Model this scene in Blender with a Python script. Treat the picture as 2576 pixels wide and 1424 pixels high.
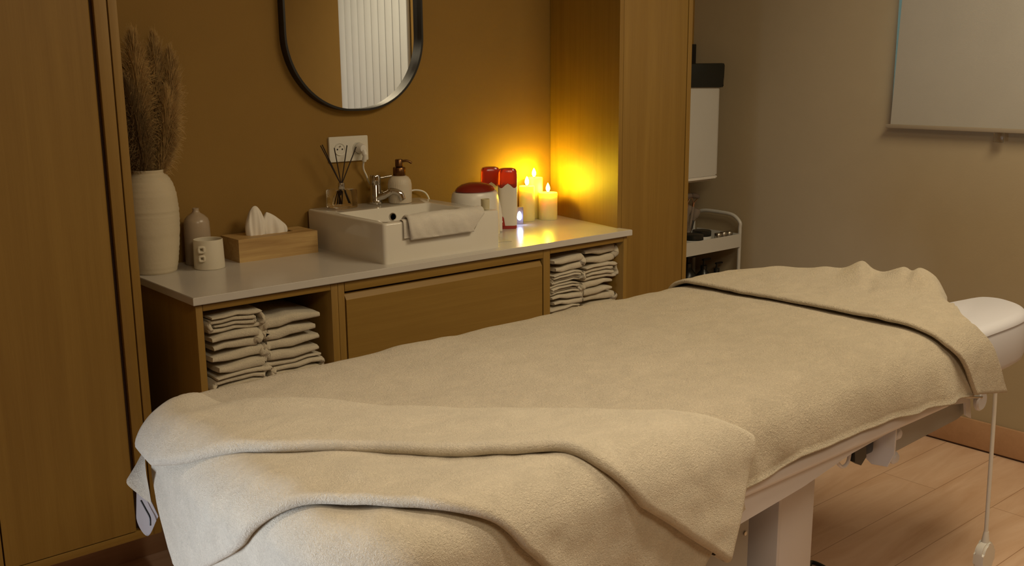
import bpy, bmesh, math, random
import numpy as np
from mathutils import Vector, Matrix
from mathutils.geometry import tessellate_polygon
PI = math.pi
for o in list(bpy.data.objects): bpy.data.objects.remove(o)
S = bpy.context.scene
COL = S.collection

# ------------------------------------------------------------------ camera
F_PX = 2557.98; YAW, PITCH, ROLL = map(math.radians, (40.373, 11.96, -0.475)); EYE = 1.40
fwd = Vector((math.sin(YAW)*math.cos(PITCH), math.cos(YAW)*math.cos(PITCH), -math.sin(PITCH)))
r0 = Vector((math.cos(YAW), -math.sin(YAW), 0)); u0 = r0.cross(fwd)
cr = r0*math.cos(ROLL)+u0*math.sin(ROLL); cu = -r0*math.sin(ROLL)+u0*math.cos(ROLL)
cd = bpy.data.cameras.new('camera'); cam = bpy.data.objects.new('camera', cd); COL.objects.link(cam)
cd.sensor_width = 36; cd.sensor_fit = 'HORIZONTAL'; cd.lens = 36*F_PX/2576; cd.clip_start = .05; cd.clip_end = 60
m = Matrix((cr, cu, -fwd)).transposed().to_4x4(); m.translation = Vector((0, 0, EYE)); cam.matrix_world = m
S.camera = cam

# ------------------------------------------------------------------ world, lights, exposure
w = bpy.data.worlds.new('world'); S.world = w; w.use_nodes = True
bg = w.node_tree.nodes['Background']; bg.inputs[0].default_value = (.42, .78, 1.0, 1); bg.inputs[1].default_value = 1.3
S.view_settings.view_transform = 'Standard'; S.view_settings.look = 'None'
S.view_settings.exposure = 0.0; S.view_settings.gamma = 1; S.view_settings.use_curve_mapping = False

def area(name, loc, tgt, sx, sy, power, col, spread=180):
    l = bpy.data.lights.new(name, 'AREA'); l.shape = 'RECTANGLE'; l.size = sx; l.size_y = sy
    l.energy = power; l.color = col; l.spread = math.radians(spread)
    o = bpy.data.objects.new(name, l); COL.objects.link(o); o.location = loc
    o.rotation_euler = (Vector(tgt)-Vector(loc)).to_track_quat('-Z', 'Y').to_euler(); return o
area('ceiling_panel_light', (2.45, .75, 2.46), (2.4, .95, 0), 1.0, .6, 27, (1, .83, .55))
area('rear_fill_light', (.7, -.35, 2.46), (1.0, .6, 0), .8, .6, 15, (1, .84, .58))  # added fill from behind the camera, not a known lamp of the room
sp = bpy.data.lights.new('foot_fill_spot', 'SPOT'); sp.energy = 50; sp.color = (1, .85, .63); sp.spot_size = math.radians(62); sp.spot_blend = 1; sp.shadow_soft_size = .08  # added spot to brighten the foot towels, no known fitting
so = bpy.data.objects.new('foot_fill_spot', sp); COL.objects.link(so); so.location = (.75, .75, 2.45); so.rotation_euler = (Vector((.95, 1.25, .75))-Vector(so.location)).to_track_quat('-Z', 'Y').to_euler()
area('cool_foot_fill', (-1.2, 1.65, .42), (.6, 1.25, .50), .6, .7, 5.6, (.74, .85, 1.0), 56)  # added cool fill aimed at the foot towels; no doorway stands there

# ------------------------------------------------------------------ materials
def new_mat(name):
    m = bpy.data.materials.new(name); m.use_nodes = True
    nt = m.node_tree; return m, nt, nt.nodes['Principled BSDF']
def N(nt, t, **kw):
    n = nt.nodes.new(t)
    for k, v in kw.items():
        if k in n.inputs: n.inputs[k].default_value = v
        else: setattr(n, k, v)
    return n
def coords(nt, scale=(1, 1, 1), rot=(0, 0, 0)):
    g = N(nt, 'ShaderNodeNewGeometry'); mp = N(nt, 'ShaderNodeMapping')
    nt.links.new(g.outputs['Position'], mp.inputs['Vector'])
    mp.inputs['Scale'].default_value = scale; mp.inputs['Rotation'].default_value = rot; return mp.outputs[0]
def plain(name, col, rough=.5, metal=0, var=.04, bump=0, bscale=60, spec=.5, **kw):
    m, nt, b = new_mat(name)
    n = N(nt, 'ShaderNodeTexNoise', Scale=9.0, Detail=3.0); nt.links.new(coords(nt), n.inputs['Vector'])
    mr = N(nt, 'ShaderNodeMapRange'); mr.inputs[3].default_value = 1-var; mr.inputs[4].default_value = 1+var
    nt.links.new(n.outputs[0], mr.inputs[0])
    mx = N(nt, 'ShaderNodeVectorMath', operation='SCALE'); mx.inputs[0].default_value = col[:3]
    nt.links.new(mr.outputs[0], mx.inputs['Scale']); nt.links.new(mx.outputs[0], b.inputs['Base Color'])
    b.inputs['Roughness'].default_value = rough; b.inputs['Metallic'].default_value = metal
    b.inputs['Specular IOR Level'].default_value = spec
    for k, v in kw.items(): b.inputs[k.replace('_', ' ')].default_value = v
    if bump:
        n2 = N(nt, 'ShaderNodeTexNoise', Scale=bscale, Detail=4.0); nt.links.new(coords(nt), n2.inputs['Vector'])
        bp = N(nt, 'ShaderNodeBump', Strength=bump, Distance=.002); nt.links.new(n2.outputs[0], bp.inputs['Height'])
        nt.links.new(bp.outputs[0], b.inputs['Normal'])
    return m
def wood(name, c1, c2, scale=(30, 30, 1.2), rough=.5, fine=(220, 220, 5), bump=.06):
    m, nt, b = new_mat(name)
    n = N(nt, 'ShaderNodeTexNoise', Scale=1.0, Detail=5.0, Roughness=.6, Distortion=.6); nt.links.new(coords(nt, scale), n.inputs['Vector'])
    f = N(nt, 'ShaderNodeTexNoise', Scale=1.0, Detail=3.0, Roughness=.7); nt.links.new(coords(nt, fine), f.inputs['Vector'])
    mm = N(nt, 'ShaderNodeMath', operation='MULTIPLY_ADD'); mm.inputs[1].default_value = .45
    nt.links.new(f.outputs[0], mm.inputs[0]); nt.links.new(n.outputs[0], mm.inputs[2])
    cr_ = N(nt, 'ShaderNodeValToRGB'); cr_.color_ramp.elements[0].position = .45; cr_.color_ramp.elements[1].position = .95
    cr_.color_ramp.elements[0].color = (*c2, 1); cr_.color_ramp.elements[1].color = (*c1, 1)
    nt.links.new(mm.outputs[0], cr_.inputs[0]); nt.links.new(cr_.outputs[0], b.inputs['Base Color'])
    b.inputs['Roughness'].default_value = rough
    bp = N(nt, 'ShaderNodeBump', Strength=bump, Distance=.001); nt.links.new(f.outputs[0], bp.inputs['Height']); nt.links.new(bp.outputs[0], b.inputs['Normal'])
    return m
def terry(name, col, loop=420, strength=.9, dist=.004, var=.06):
    m, nt, b = new_mat(name)
    c = coords(nt)
    n = N(nt, 'ShaderNodeTexNoise', Scale=loop, Detail=2.5, Roughness=.6, Distortion=1.2); nt.links.new(c, n.inputs['Vector'])
    v = N(nt, 'ShaderNodeTexNoise', Scale=loop*.45, Detail=2.0, Distortion=.9); nt.links.new(c, v.inputs['Vector'])
    ad = N(nt, 'ShaderNodeMath', operation='ADD'); nt.links.new(n.outputs[0], ad.inputs[0]); nt.links.new(v.outputs[0], ad.inputs[1])
    big = N(nt, 'ShaderNodeTexNoise', Scale=14.0, Detail=4.0, Distortion=.8); nt.links.new(c, big.inputs['Vector'])
    a2 = N(nt, 'ShaderNodeMath', operation='MULTIPLY_ADD'); a2.inputs[1].default_value = .8
    nt.links.new(big.outputs[0], a2.inputs[0]); nt.links.new(ad.outputs[0], a2.inputs[2])
    bp = N(nt, 'ShaderNodeBump', Strength=strength, Distance=dist); nt.links.new(a2.outputs[0], bp.inputs['Height']); nt.links.new(bp.outputs[0], b.inputs['Normal'])
    mr = N(nt, 'ShaderNodeMapRange'); mr.inputs[1].default_value = .6; mr.inputs[2].default_value = 1.4; mr.inputs[3].default_value = 1-var*1.6; mr.inputs[4].default_value = 1+var*.6
    nt.links.new(ad.outputs[0], mr.inputs[0])
    st = N(nt, 'ShaderNodeTexNoise', Scale=1.0, Detail=5.0, Roughness=.65, Distortion=1.5); nt.links.new(coords(nt, (9, 16, 14), (0, 0, .5)), st.inputs['Vector'])
    ms = N(nt, 'ShaderNodeMapRange'); ms.inputs[1].default_value = .35; ms.inputs[2].default_value = .75; ms.inputs[3].default_value = .93; ms.inputs[4].default_value = 1.08; nt.links.new(st.outputs[0], ms.inputs[0])
    mq = N(nt, 'ShaderNodeMath', operation='MULTIPLY'); nt.links.new(mr.outputs[0], mq.inputs[0]); nt.links.new(ms.outputs[0], mq.inputs[1])
    mx = N(nt, 'ShaderNodeVectorMath', operation='SCALE'); mx.inputs[0].default_value = col
    nt.links.new(mq.outputs[0], mx.inputs['Scale']); nt.links.new(mx.outputs[0], b.inputs['Base Color'])
    b.inputs['Roughness'].default_value = 1; b.inputs['Specular IOR Level'].default_value = .05
    b.inputs['Sheen Weight'].default_value = .25; b.inputs['Sheen Roughness'].default_value = .5
    return m
def emit(name, col, st):
    m, nt, b = new_mat(name); b.inputs['Base Color'].default_value = (*col, 1)
    b.inputs['Emission Color'].default_value = (*col, 1); b.inputs['Emission Strength'].default_value = st; return m
def glass(name, col=(1, 1, 1), rough=0.0, ior=1.45):
    m, nt, b = new_mat(name); b.inputs['Base Color'].default_value = (*col, 1)
    b.inputs['Transmission Weight'].default_value = 1; b.inputs['Roughness'].default_value = rough; b.inputs['IOR'].default_value = ior; return m
def laminate():
    m, nt, b = new_mat('floor_laminate')
    br = N(nt, 'ShaderNodeTexBrick', Scale=1.0); br.offset = .37; br.inputs['Brick Width'].default_value = 1.2; br.inputs['Row Height'].default_value = .19
    br.inputs['Mortar Size'].default_value = .0012; br.inputs['Color1'].default_value = (.0, 0, 0, 1); br.inputs['Color2'].default_value = (1, 1, 1, 1); br.inputs['Mortar'].default_value = (.5, .5, .5, 1)
    c = coords(nt); nt.links.new(c, br.inputs['Vector'])
    n = N(nt, 'ShaderNodeTexNoise', Scale=1.0, Detail=6.0, Roughness=.6, Distortion=1.0); nt.links.new(coords(nt, (2.2, 14, 1)), n.inputs['Vector'])
    ad = N(nt, 'ShaderNodeMath', operation='MULTIPLY_ADD'); ad.inputs[1].default_value = .08
    nt.links.new(br.outputs['Color'], ad.inputs[0]); nt.links.new(n.outputs[0], ad.inputs[2])
    r = N(nt, 'ShaderNodeValToRGB'); e = r.color_ramp.elements; e[0].position = .3; e[1].position = .8
    e[0].color = (.60, .38, .24, 1); e[1].color = (.78, .57, .42, 1); nt.links.new(ad.outputs[0], r.inputs[0])
    mx = N(nt, 'ShaderNodeMix', data_type='RGBA'); mx.inputs[7].default_value = (.38, .22, .13, 1)
    nt.links.new(br.outputs['Fac'], mx.inputs[0]); nt.links.new(r.outputs[0], mx.inputs[6]); nt.links.new(mx.outputs[2], b.inputs['Base Color'])
    b.inputs['Roughness'].default_value = .42; return m
M = {}
M['oak'] = wood('oak_veneer', (.31, .182, .036), (.245, .135, .023))
M['oak_h'] = wood('oak_veneer_horizontal', (.31, .182, .036), (.245, .135, .023), (1.2, 30, 30), .5, (5, 220, 220))
M['bamboo'] = wood('bamboo', (.58, .39, .16), (.36, .21, .075), (2.0, 30, 40), .5, (8, 100, 260))
M['gap_shade'] = plain('painted_gap_shade', (.05, .02, .01), .8)  # near-black colour standing in for the shade inside gaps
M['mustard'] = plain('mustard_wall_paint', (.262, .150, .034), .75, var=.05, bump=.15, bscale=180, spec=.3)
M['beige'] = plain('beige_wall_paint', (.42, .34, .22), .8, var=.04, bump=.15, bscale=180, spec=.3)
M['white_paint'] = plain('white_ceiling_paint', (.75, .73, .68), .8)
M['laminate'] = laminate()
M['skirting'] = wood('laminate_skirting', (.50, .30, .17), (.43, .25, .135), (1.5, 20, 20), .5, (6, 120, 120))
M['worktop'] = plain('white_worktop', (.60, .565, .52), .23, var=.05)
M['ceramic'] = plain('white_ceramic', (.72, .68, .60), .10, var=.01)
M['stone'] = plain('speckled_stoneware', (.58, .50, .36), .75, var=.10, bump=.3, bscale=90)
M['taupe'] = plain('taupe_glaze', (.40, .31, .22), .28, var=.04)
M['mug'] = plain('matt_cream_ceramic', (.66, .60, .48), .6, var=.03)
M['tissue'] = plain('tissue_paper', (.82, .77, .70), .9, var=.04, bump=.2, bscale=60, Transmission_Weight=.0)
M['chrome'] = plain('chrome', (.62, .6, .58), .08, 1, var=.02)
M['steel'] = plain('brushed_steel', (.5, .47, .42), .3, 1, var=.02)
M['bronze'] = plain('dark_bronze', (.17, .085, .035), .32, 1, var=.05)
M['black'] = plain('black_metal', (.012, .011, .01), .35, var=.02)
M['black_plastic'] = plain('black_plastic', (.015, .016, .014), .3, var=.02)
M['bag'] = plain('black_bin_bag', (.008, .009, .007), .5, var=.1, bump=1.0, bscale=25)
M['reed'] = plain('dark_reed', (.018, .008, .006), .8)
M['glass'] = glass('clear_glass', ior=1.18)
M['oil'] = glass('diffuser_oil', (.95, .9, .8), 0, 1.08)
M['pane'] = glass('window_pane', (.9, .97, 1), 0, 1.1)
M['mirror'] = plain('mirror_silver', (.86, .86, .84), .01, 1, var=.0)
M['white_plastic'] = plain('white_plastic', (.72, .70, .66), .32, var=.01)
M['socket'] = plain('socket_plastic', (.68, .66, .60), .35, var=.01)
M['soap'] = plain('ribbed_cream_ceramic', (.60, .53, .42), .5, var=.03)
M['red'] = plain('red_translucent_plastic', (.48, .045, .03), .16, var=.03, Transmission_Weight=.5)
M['dark_red'] = plain('dark_red_plastic', (.20, .018, .010), .12, var=.03)
M['red2'] = plain('red_plastic', (.36, .03, .022), .3, var=.03)
M['wax'] = plain('ivory_wax', (.90, .80, .34), .45, var=.02, Subsurface_Weight=.8, Subsurface_Scale=.03)
M['wax'].node_tree.nodes['Principled BSDF'].inputs['Subsurface Radius'].default_value = (1.0, .7, .15)
M['wick'] = plain('wick', (.02, .015, .01), .9)
M['flame'] = emit('flame', (1, .70, .025), 420)
M['led'] = emit('led_display', (.50, .64, 1.0), 4)
M['card'] = plain('pale_card', (.55, .52, .42), .25)
M['metal_white'] = plain('white_powder_coat', (.54, .53, .50), .35, var=.02)
M['bed_white'] = plain('white_vinyl', (.66, .66, .73), .38, var=.015)
M['frame_white'] = plain('off_white_frame', (.70, .69, .74), .4, var=.02)
M['grey_panel'] = plain('grey_panel', (.36, .355, .345), .45, var=.02)
M['dark_grey'] = plain('dark_grey_column', (.085, .08, .072), .5, var=.03)
M['blind'] = plain('blind_fabric', (.42, .39, .33), .85, var=.05, bump=.3, bscale=500)
M['blind_bar'] = plain('blind_bar', (.34, .28, .20), .5)
M['slat'] = plain('white_slat_paint', (.64, .66, .64), .45)
M['terry'] = terry('beige_terry', (.66, .565, .43))
M['terry_big'] = terry('plush_beige_terry', (.74, .65, .51), 520, .7, .005, .10)
M['terry_small'] = terry('folded_terry', (.76, .67, .51), 560, .7, .004, .08)
M['terry_fine'] = terry('white_hand_towel_terry', (.74, .69, .61), 700, .5, .002, .04)
M['cloth_dark'] = plain('thin_grey_lilac_cloth', (.34, .29, .27), .9, var=.05, bump=.4, bscale=120)
M['pampas'] = plain('pampas_plume', (.47, .31, .125), 1.0, var=.25)
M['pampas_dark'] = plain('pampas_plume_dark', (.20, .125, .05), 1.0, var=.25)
M['stem'] = plain('dry_stem', (.22, .14, .06), .9)
M['copper'] = plain('rose_gold', (.8, .48, .32), .2, 1)
M['grey_brush'] = plain('brush_bristle', (.22, .17, .13), .9)
M['cable_white'] = plain('white_cable', (.74, .72, .68), .4)

# ------------------------------------------------------------------ helpers
def link_mesh(name, me, mat, parent=None, smooth=True, angle=35, loc=None):
    o = bpy.data.objects.new(name, me); COL.objects.link(o)
    if mat: me.materials.append(mat)
    if smooth:
        me.shade_smooth()
        try: me.set_sharp_from_angle(angle=math.radians(angle))
        except Exception: pass
    if parent: o.parent = parent
    if loc: o.location = loc
    return o
def mesh(name, vs, fs, mat, parent=None, smooth=True, angle=35, loc=None):
    me = bpy.data.meshes.new(name); me.from_pydata([tuple(v) for v in vs], [], [tuple(f) for f in fs]); me.validate(); me.update()
    return link_mesh(name, me, mat, parent, smooth, angle, loc)
def from_bm(name, bm, mat, parent=None, smooth=True, angle=35, loc=None):
    me = bpy.data.meshes.new(name); bmesh.ops.recalc_face_normals(bm, faces=bm.faces[:]); bm.to_mesh(me); bm.free()
    return link_mesh(name, me, mat, parent, smooth, angle, loc)
def tag(o, label=None, cat=None, group=None, kind=None):
    if label: o['label'] = label
    if cat: o['category'] = cat
    if group: o['group'] = group
    if kind: o['kind'] = kind
    return o
def thing(name, label, cat, loc=(0, 0, 0), rz=0, group=None):
    o = bpy.data.objects.new(name, None); COL.objects.link(o); o.location = loc; o.rotation_euler = (0, 0, rz); o.empty_display_size = .05
    return tag(o, label, cat, group)
def bm_box(bm, a, b, bev=0, seg=2):
    c = [(a[i]+b[i])/2 for i in range(3)]; s = [abs(b[i]-a[i]) for i in range(3)]
    r = bmesh.ops.create_cube(bm, size=1, matrix=Matrix.Translation(c) @ Matrix.Diagonal((*s, 1)))
    if bev:
        es = set(e for v in r['verts'] for e in v.link_edges)
        bmesh.ops.bevel(bm, geom=list(es), offset=min(bev, min(s)*.45), segments=seg, affect='EDGES', profile=.5)
def box(name, a, b, mat, parent=None, bev=.0015, seg=2, loc=None):
    bm = bmesh.new(); bm_box(bm, a, b, bev, seg); return from_bm(name, bm, mat, parent, loc=loc)
def boxes(name, lst, mat, parent=None, bev=.0015):
    bm = bmesh.new()
    for a, b in lst: bm_box(bm, a, b, bev)
    return from_bm(name, bm, mat, parent)
def lathe_vf(prof, n=48, c=(0, 0), z0=0, sx=1, sy=1):
    vs, fs = [], []
    for r, z in prof:
        for k in range(n):
            a = 2*PI*k/n; vs.append((c[0]+r*sx*math.cos(a), c[1]+r*sy*math.sin(a), z0+z))
    for i in range(len(prof)-1):
        for k in range(n): fs.append((i*n+k, i*n+(k+1) % n, (i+1)*n+(k+1) % n, (i+1)*n+k))
    if prof[0][0] > 1e-6: fs.append(tuple(range(n))[::-1])
    if prof[-1][0] > 1e-6: fs.append(tuple(range((len(prof)-1)*n, len(prof)*n)))
    return vs, fs
def lathe(name, prof, mat, parent=None, n=48, c=(0, 0), z0=0, sx=1, sy=1, angle=40):
    vs, fs = lathe_vf(prof, n, c, z0, sx, sy); bm = bmesh.new()
    bv = [bm.verts.new(v) for v in vs]
    for f in fs:
        try: bm.faces.new([bv[i] for i in f])
        except Exception: pass
    bmesh.ops.remove_doubles(bm, verts=bm.verts[:], dist=1e-6)
    return from_bm(name, bm, mat, parent, angle=angle)
def catmull(pts, sub=8):
    P = [Vector(p) for p in pts]; P = [P[0]*2-P[1]]+P+[P[-1]*2-P[-2]]; out = []
    for i in range(1, len(P)-2):
        for k in range(sub):
            t = k/sub; a, b, c, d = P[i-1], P[i], P[i+1], P[i+2]
            out.append(.5*((2*b)+(c-a)*t+(2*a-5*b+4*c-d)*t*t+(3*b-a-3*c+d)*t**3))
    out.append(P[-2]); return out
def tube_vf(pts, r, n=10):
    P = [Vector(p) for p in pts]; R = r if isinstance(r, (list, tuple)) else [r]*len(P); vs, fs = [], []
    up = Vector((0, 0, 1)); t0 = (P[1]-P[0]).normalized()
    if abs(t0.dot(up)) > .95: up = Vector((1, 0, 0))
    nrm = (up-t0*up.dot(t0)).normalized()
    for i, p in enumerate(P):
        t = ((P[min(i+1, len(P)-1)]-P[max(i-1, 0)])).normalized(); nrm = (nrm-t*nrm.dot(t)).normalized(); bi = t.cross(nrm)
        for k in range(n):
            a = 2*PI*k/n; vs.append(p+(nrm*math.cos(a)+bi*math.sin(a))*R[i])
    for i in range(len(P)-1):
        for k in range(n): fs.append((i*n+k, i*n+(k+1) % n, (i+1)*n+(k+1) % n, (i+1)*n+k))
    fs.append(tuple(range(n))[::-1]); fs.append(tuple(range((len(P)-1)*n, len(P)*n)))
    return vs, fs
def tube(name, pts, r, mat, parent=None, n=10, smooth_path=True, sub=8):
    if smooth_path and len(pts) > 2: pts = catmull(pts, sub)
    vs, fs = tube_vf(pts, r, n); return mesh(name, vs, fs, mat, parent, angle=50)
def tubes(name, lst, mat, parent=None, n=8):
    V, Fc = [], []
    for pts, r in lst:
        vs, fs = tube_vf(pts, r, n); b = len(V); V += vs; Fc += [tuple(i+b for i in f) for f in fs]
    return mesh(name, V, Fc, mat, parent, angle=50)
def prism(name, outline, h0, h1, axis, mat, parent=None, bev=0, angle=35):
    """extrude a 2D outline along an axis: 'x' -> (h, u, v), 'y' -> (u, h, v), 'z' -> (u, v, h)"""
    f = {'x': lambda u, v, h: (h, u, v), 'y': lambda u, v, h: (u, h, v), 'z': lambda u, v, h: (u, v, h)}[axis]
    bm = bmesh.new(); a = [bm.verts.new(f(u, v, h0)) for u, v in outline]; b = [bm.verts.new(f(u, v, h1)) for u, v in outline]
    bm.faces.new(a); bm.faces.new(b[::-1]); n = len(a)
    for i in range(n): bm.faces.new((a[i], a[(i+1) % n], b[(i+1) % n], b[i]))
    if bev:
        es = [e for e in bm.edges if len(e.link_faces) == 2 and (len(e.link_faces[0].verts) > 4 or len(e.link_faces[1].verts) > 4 or n == 4)]
        bmesh.ops.bevel(bm, geom=es, offset=bev, segments=3, affect='EDGES')
    return from_bm(name, bm, mat, parent, angle=angle)
def rrect(w, h, r, n=8, cx=0, cy=0):
    o = []
    for (sx, sy, a0) in ((1, 1, 0), (-1, 1, PI/2), (-1, -1, PI), (1, -1, 1.5*PI)):
        for k in range(n+1):
            a = a0+PI/2*k/n; o.append((cx+sx*(w/2-r)+r*math.cos(a), cy+sy*(h/2-r)+r*math.sin(a)))
    return o
def wall_struct(name, a, b, mat): return tag(box(name, a, b, mat, bev=0), kind='structure')

# ------------------------------------------------------------------ room shell
XW, YW, XL, YF = 3.62, 3.0, -1.3, -1.3; ZC = 2.55
wall_struct('floor', (XL-.1, YF-.1, -.08), (XW+.1, YW+.1, 0), M['laminate'])
wall_struct('ceiling', (XL-.1, YF-.1, ZC), (XW+.1, YW+.1, ZC+.08), M['white_paint'])
wall_struct('wall_back', (XL-.1, YW, 0), (XW+.1, YW+.1, ZC), M['mustard'])
wall_struct('wall_left', (XL-.1, YF, 0), (XL, YW, ZC), M['beige'])
wall_struct('wall_front', (XL-.1, YF-.1, 0), (XW+.1, YF, ZC), M['mustard'])
WY0, WY1, WZ0, WZ1 = 1.02, 2.033, 1.23, 2.12       # window opening in the right wall
bm = bmesh.new()
for a, b in (((XW, YF, 0), (XW+.12, WY0, ZC)), ((XW, WY1, 0), (XW+.12, YW, ZC)), ((XW, WY0, 0), (XW+.12, WY1, WZ0)), ((XW, WY0, WZ1), (XW+.12, WY1, ZC))): bm_box(bm, a, b)
tag(from_bm('wall_right', bm, M['beige']), kind='structure')
wall_struct('wall_right_darkened', (XW-.004, YF, .115), (XW-.0005, .86, ZC-.005), M['mustard'])  # darker skin added over the beige wall to dim its mirror reflection
win = bpy.data.objects.new('window_1', None); COL.objects.link(win); win.location = (XW+.09, (WY0+WY1)/2, (WZ0+WZ1)/2); tag(win, kind='structure')
hy, hz = (WY1-WY0)/2, (WZ1-WZ0)/2
boxes('window_frame', [((-.02, -hy, -hz), (.02, -hy+.05, hz)), ((-.02, hy-.012, -hz), (.02, hy, hz)), ((-.02, -hy, -hz), (.02, hy, -hz+.05)), ((-.02, -hy, hz-.05), (.02, hy, hz))], M['white_plastic'], win)
box('window_glass', (-.004, -hy+.045, -hz+.045), (.004, hy-.01, hz-.045), M['pane'], win, 0)
def skirt(name, a, b): return tag(box(name, a, b, M['skirting'], bev=.003), kind='structure')
skirt('baseboard_right', (XW-.014, YF, .006), (XW, YW-.02, .112))
tag(box('floor_gap_shade_1', (XW-.012, YF, .0), (XW, YW-.02, .006), M['gap_shade'], bev=0), kind='structure')  # dark strip that paints the shade under the baseboard
skirt('baseboard_left', (XL, YF, .006), (XL+.014, 2.0, .112))
skirt('baseboard_front', (XL+.02, YF, .006), (XW-.02, YF+.014, .112))

# ------------------------------------------------------------------ window blind
t = thing('roller_blind', 'taupe fabric roller blind pulled down over the window on the right wall', 'blind', (3.585, 1.5, 0))
mesh('fabric', [(0.0, .515, 1.18), (0, -.50, 1.18), (0, -.50, 2.12), (0, .488, 2.12), (.0015, .515, 1.18), (.0015, -.50, 1.18), (.0015, -.50, 2.12), (.0015, .488, 2.12)],
     [(0, 1, 2, 3), (7, 6, 5, 4), (0, 4, 5, 1), (3, 2, 6, 7), (0, 3, 7, 4), (1, 5, 6, 2)], M['blind'], t, smooth=False)
box('bottom_bar', (-.006, -.505, 1.166), (.008, .532, 1.181), M['blind_bar'], t, .003)
box('tab', (-.004, .09, 1.132), (.004, .125, 1.168), glass('clear_plastic_tab', (.85, .8, .7), .2), t, .003)
q = lathe('roller', [(.0, -.52), (.02, -.52), (.02, .52), (0, .52)], M['blind_bar'], t, 20); q.rotation_euler = (PI/2, 0, 0); q.location = (0, 0, 2.135)

# ------------------------------------------------------------------ white slatted panel (seen in the mirror)
t = thing('slatted_panel', 'white panel of tall vertical boards on the right wall, seen in the mirror', 'wall panel', (XW-.0055, .4, .55))
for k in range(10):
    y = .41-.078*k
    box('board', (-.03, y-.072, 0), (-.004, y, 1.9), M['slat'], t, .004)
box('backing', (-.006, .41-.078*10, .01), (-.001, .405, 1.89), M['dark_grey'], t, 0)

# ------------------------------------------------------------------ wardrobe at the left
WR, WFr = .942, 2.60
t = thing('wardrobe', 'tall light oak wardrobe with flat doors at the left edge of the room', 'wardrobe', (0, WFr, 0))
def wf(x): return x
box('side_panel', (WR-.022, 0, .16), (WR, YW-WFr-.003, 2.40), M['oak'], t)
d1 = prism('door', [(.547, 0), (WR-.070, 0), (WR-.066, .006), (WR-.066, .02), (.547, .02)], .185, 2.39, 'z', M['oak'], t)
box('edge_profile', (WR-.056, .001, .185), (WR-.025, .02, 2.39), M['oak'], t)
prism('door', [(-.02, 0), (.543, 0), (.543, .02), (-.02, .02)], .185, 2.39, 'z', M['oak'], t)
prism('door', [(-.60, 0), (-.024, 0), (-.024, .02), (-.60, .02)], .185, 2.39, 'z', M['oak'], t)
box('bottom_panel', (-.6, .0, .16), (WR-.022, .38, .182), M['oak_h'], t)
box('gap_shade_sheet', (-.58, .022, .184), (WR-.023, .03, 2.38), M['gap_shade'], t, 0)  # dark sheet painting the shade seen through the door gaps
box('plinth', (-.6, .21, .0), (1.03, .225, .158), M['skirting'], t)
box('back_panel', (-.6, .385, .16), (WR-.022, .393, 2.39), M['oak'], t)

# ------------------------------------------------------------------ tall column cabinet at the right
t = thing('tall_cabinet', 'tall narrow oak cabinet between the counter and the right corner', 'cabinet', (0, 2.55, 0))
prism('side_panel', [(2.675, 0), (2.695, 0), (2.775, .447), (2.755, .447)], 0, 2.42, 'z', M['oak'], t)
prism('side_panel', [(3.045, 0.0), (3.068, 0), (3.068, .447), (3.045, .447)], 0, 2.42, 'z', M['oak'], t)
box('door', (2.697, .0, .16), (3.041, .02, 2.42), M['oak'], t, .0015)
box('gap_shade_sheet', (2.70, .022, .0), (3.04, .03, 2.41), M['gap_shade'], t, 0)  # dark sheet in place of the shade behind this door
box('top_panel', (2.70, .03, 2.39), (3.04, .44, 2.41), M['oak'], t)

# ------------------------------------------------------------------ counter cabinet
CT = .823; YC = 2.489; YB = 2.502
t = thing('vanity_cabinet', 'low oak vanity cabinet with a wide drawer between two open towel niches', 'cabinet', (0, YB, 0))
Z0, Z1 = .16, .798
def cb(n, x0, x1, z0, z1, y0=0, y1=.488, mat='oak'): return box(n, (x0, y0, z0), (x1, y1, z1), M[mat], t, .001)
cb('side_panel', 1.043, 1.062, Z0, Z1); cb('divider', 1.447, 1.469, Z0, Z1); cb('divider', 1.470, 1.491, Z0, Z1)
cb('divider', 2.268, 2.298, Z0, Z1); cb('side_panel', 2.659, 2.677, Z0, Z1, 0, .45)
cb('top_rail', 1.063, 1.446, .781, Z1, mat='oak_h'); cb('top_rail', 2.299, 2.658, .781, Z1, 0, .45, mat='oak_h')
cb('drawer_rail', 1.493, 2.267, .770, Z1, mat='oak_h')
cb('shelf', 1.063, 1.446, .520, .538, .005, mat='oak_h'); cb('shelf', 2.299, 2.658, .520, .538, .005, .45, mat='oak_h')
cb('bottom_panel', 1.063, 1.446, Z0, .178, mat='oak_h'); cb('bottom_panel', 2.299, 2.658, Z0, .178, 0, .45, mat='oak_h')
cb('back_panel', 1.063, 1.446, .178, .78, .475, .485); cb('back_panel', 2.299, 2.658, .178, .78, .44, .449)
prism('drawer', [(0.0, .42), (0.0, .744), (.013, .762), (.02, .762), (.02, .42)], 1.496, 2.262, 'x', M['oak_h'], t)
prism('drawer', [(0.0, .182), (0.0, .398), (.013, .414), (.02, .414), (.02, .182)], 1.496, 2.262, 'x', M['oak_h'], t)
cb('drawer_gap_shade', 1.493, 2.266, .165, .769, .024, .032, 'gap_shade')  # dark sheet painted as the shade behind the drawer fronts
cb('plinth', 1.06, 2.66, 0, Z0, .06, .075, 'skirting')
worktop = prism('worktop', [(1.033, YC), (2.690, YC), (2.683, 2.55), (2.755, 2.998), (1.033, 2.998)], CT-.0215, CT, 'z', M['worktop'], bev=.0015)
tag(worktop, 'white stone worktop lying on the low oak vanity cabinet', 'worktop')

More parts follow.
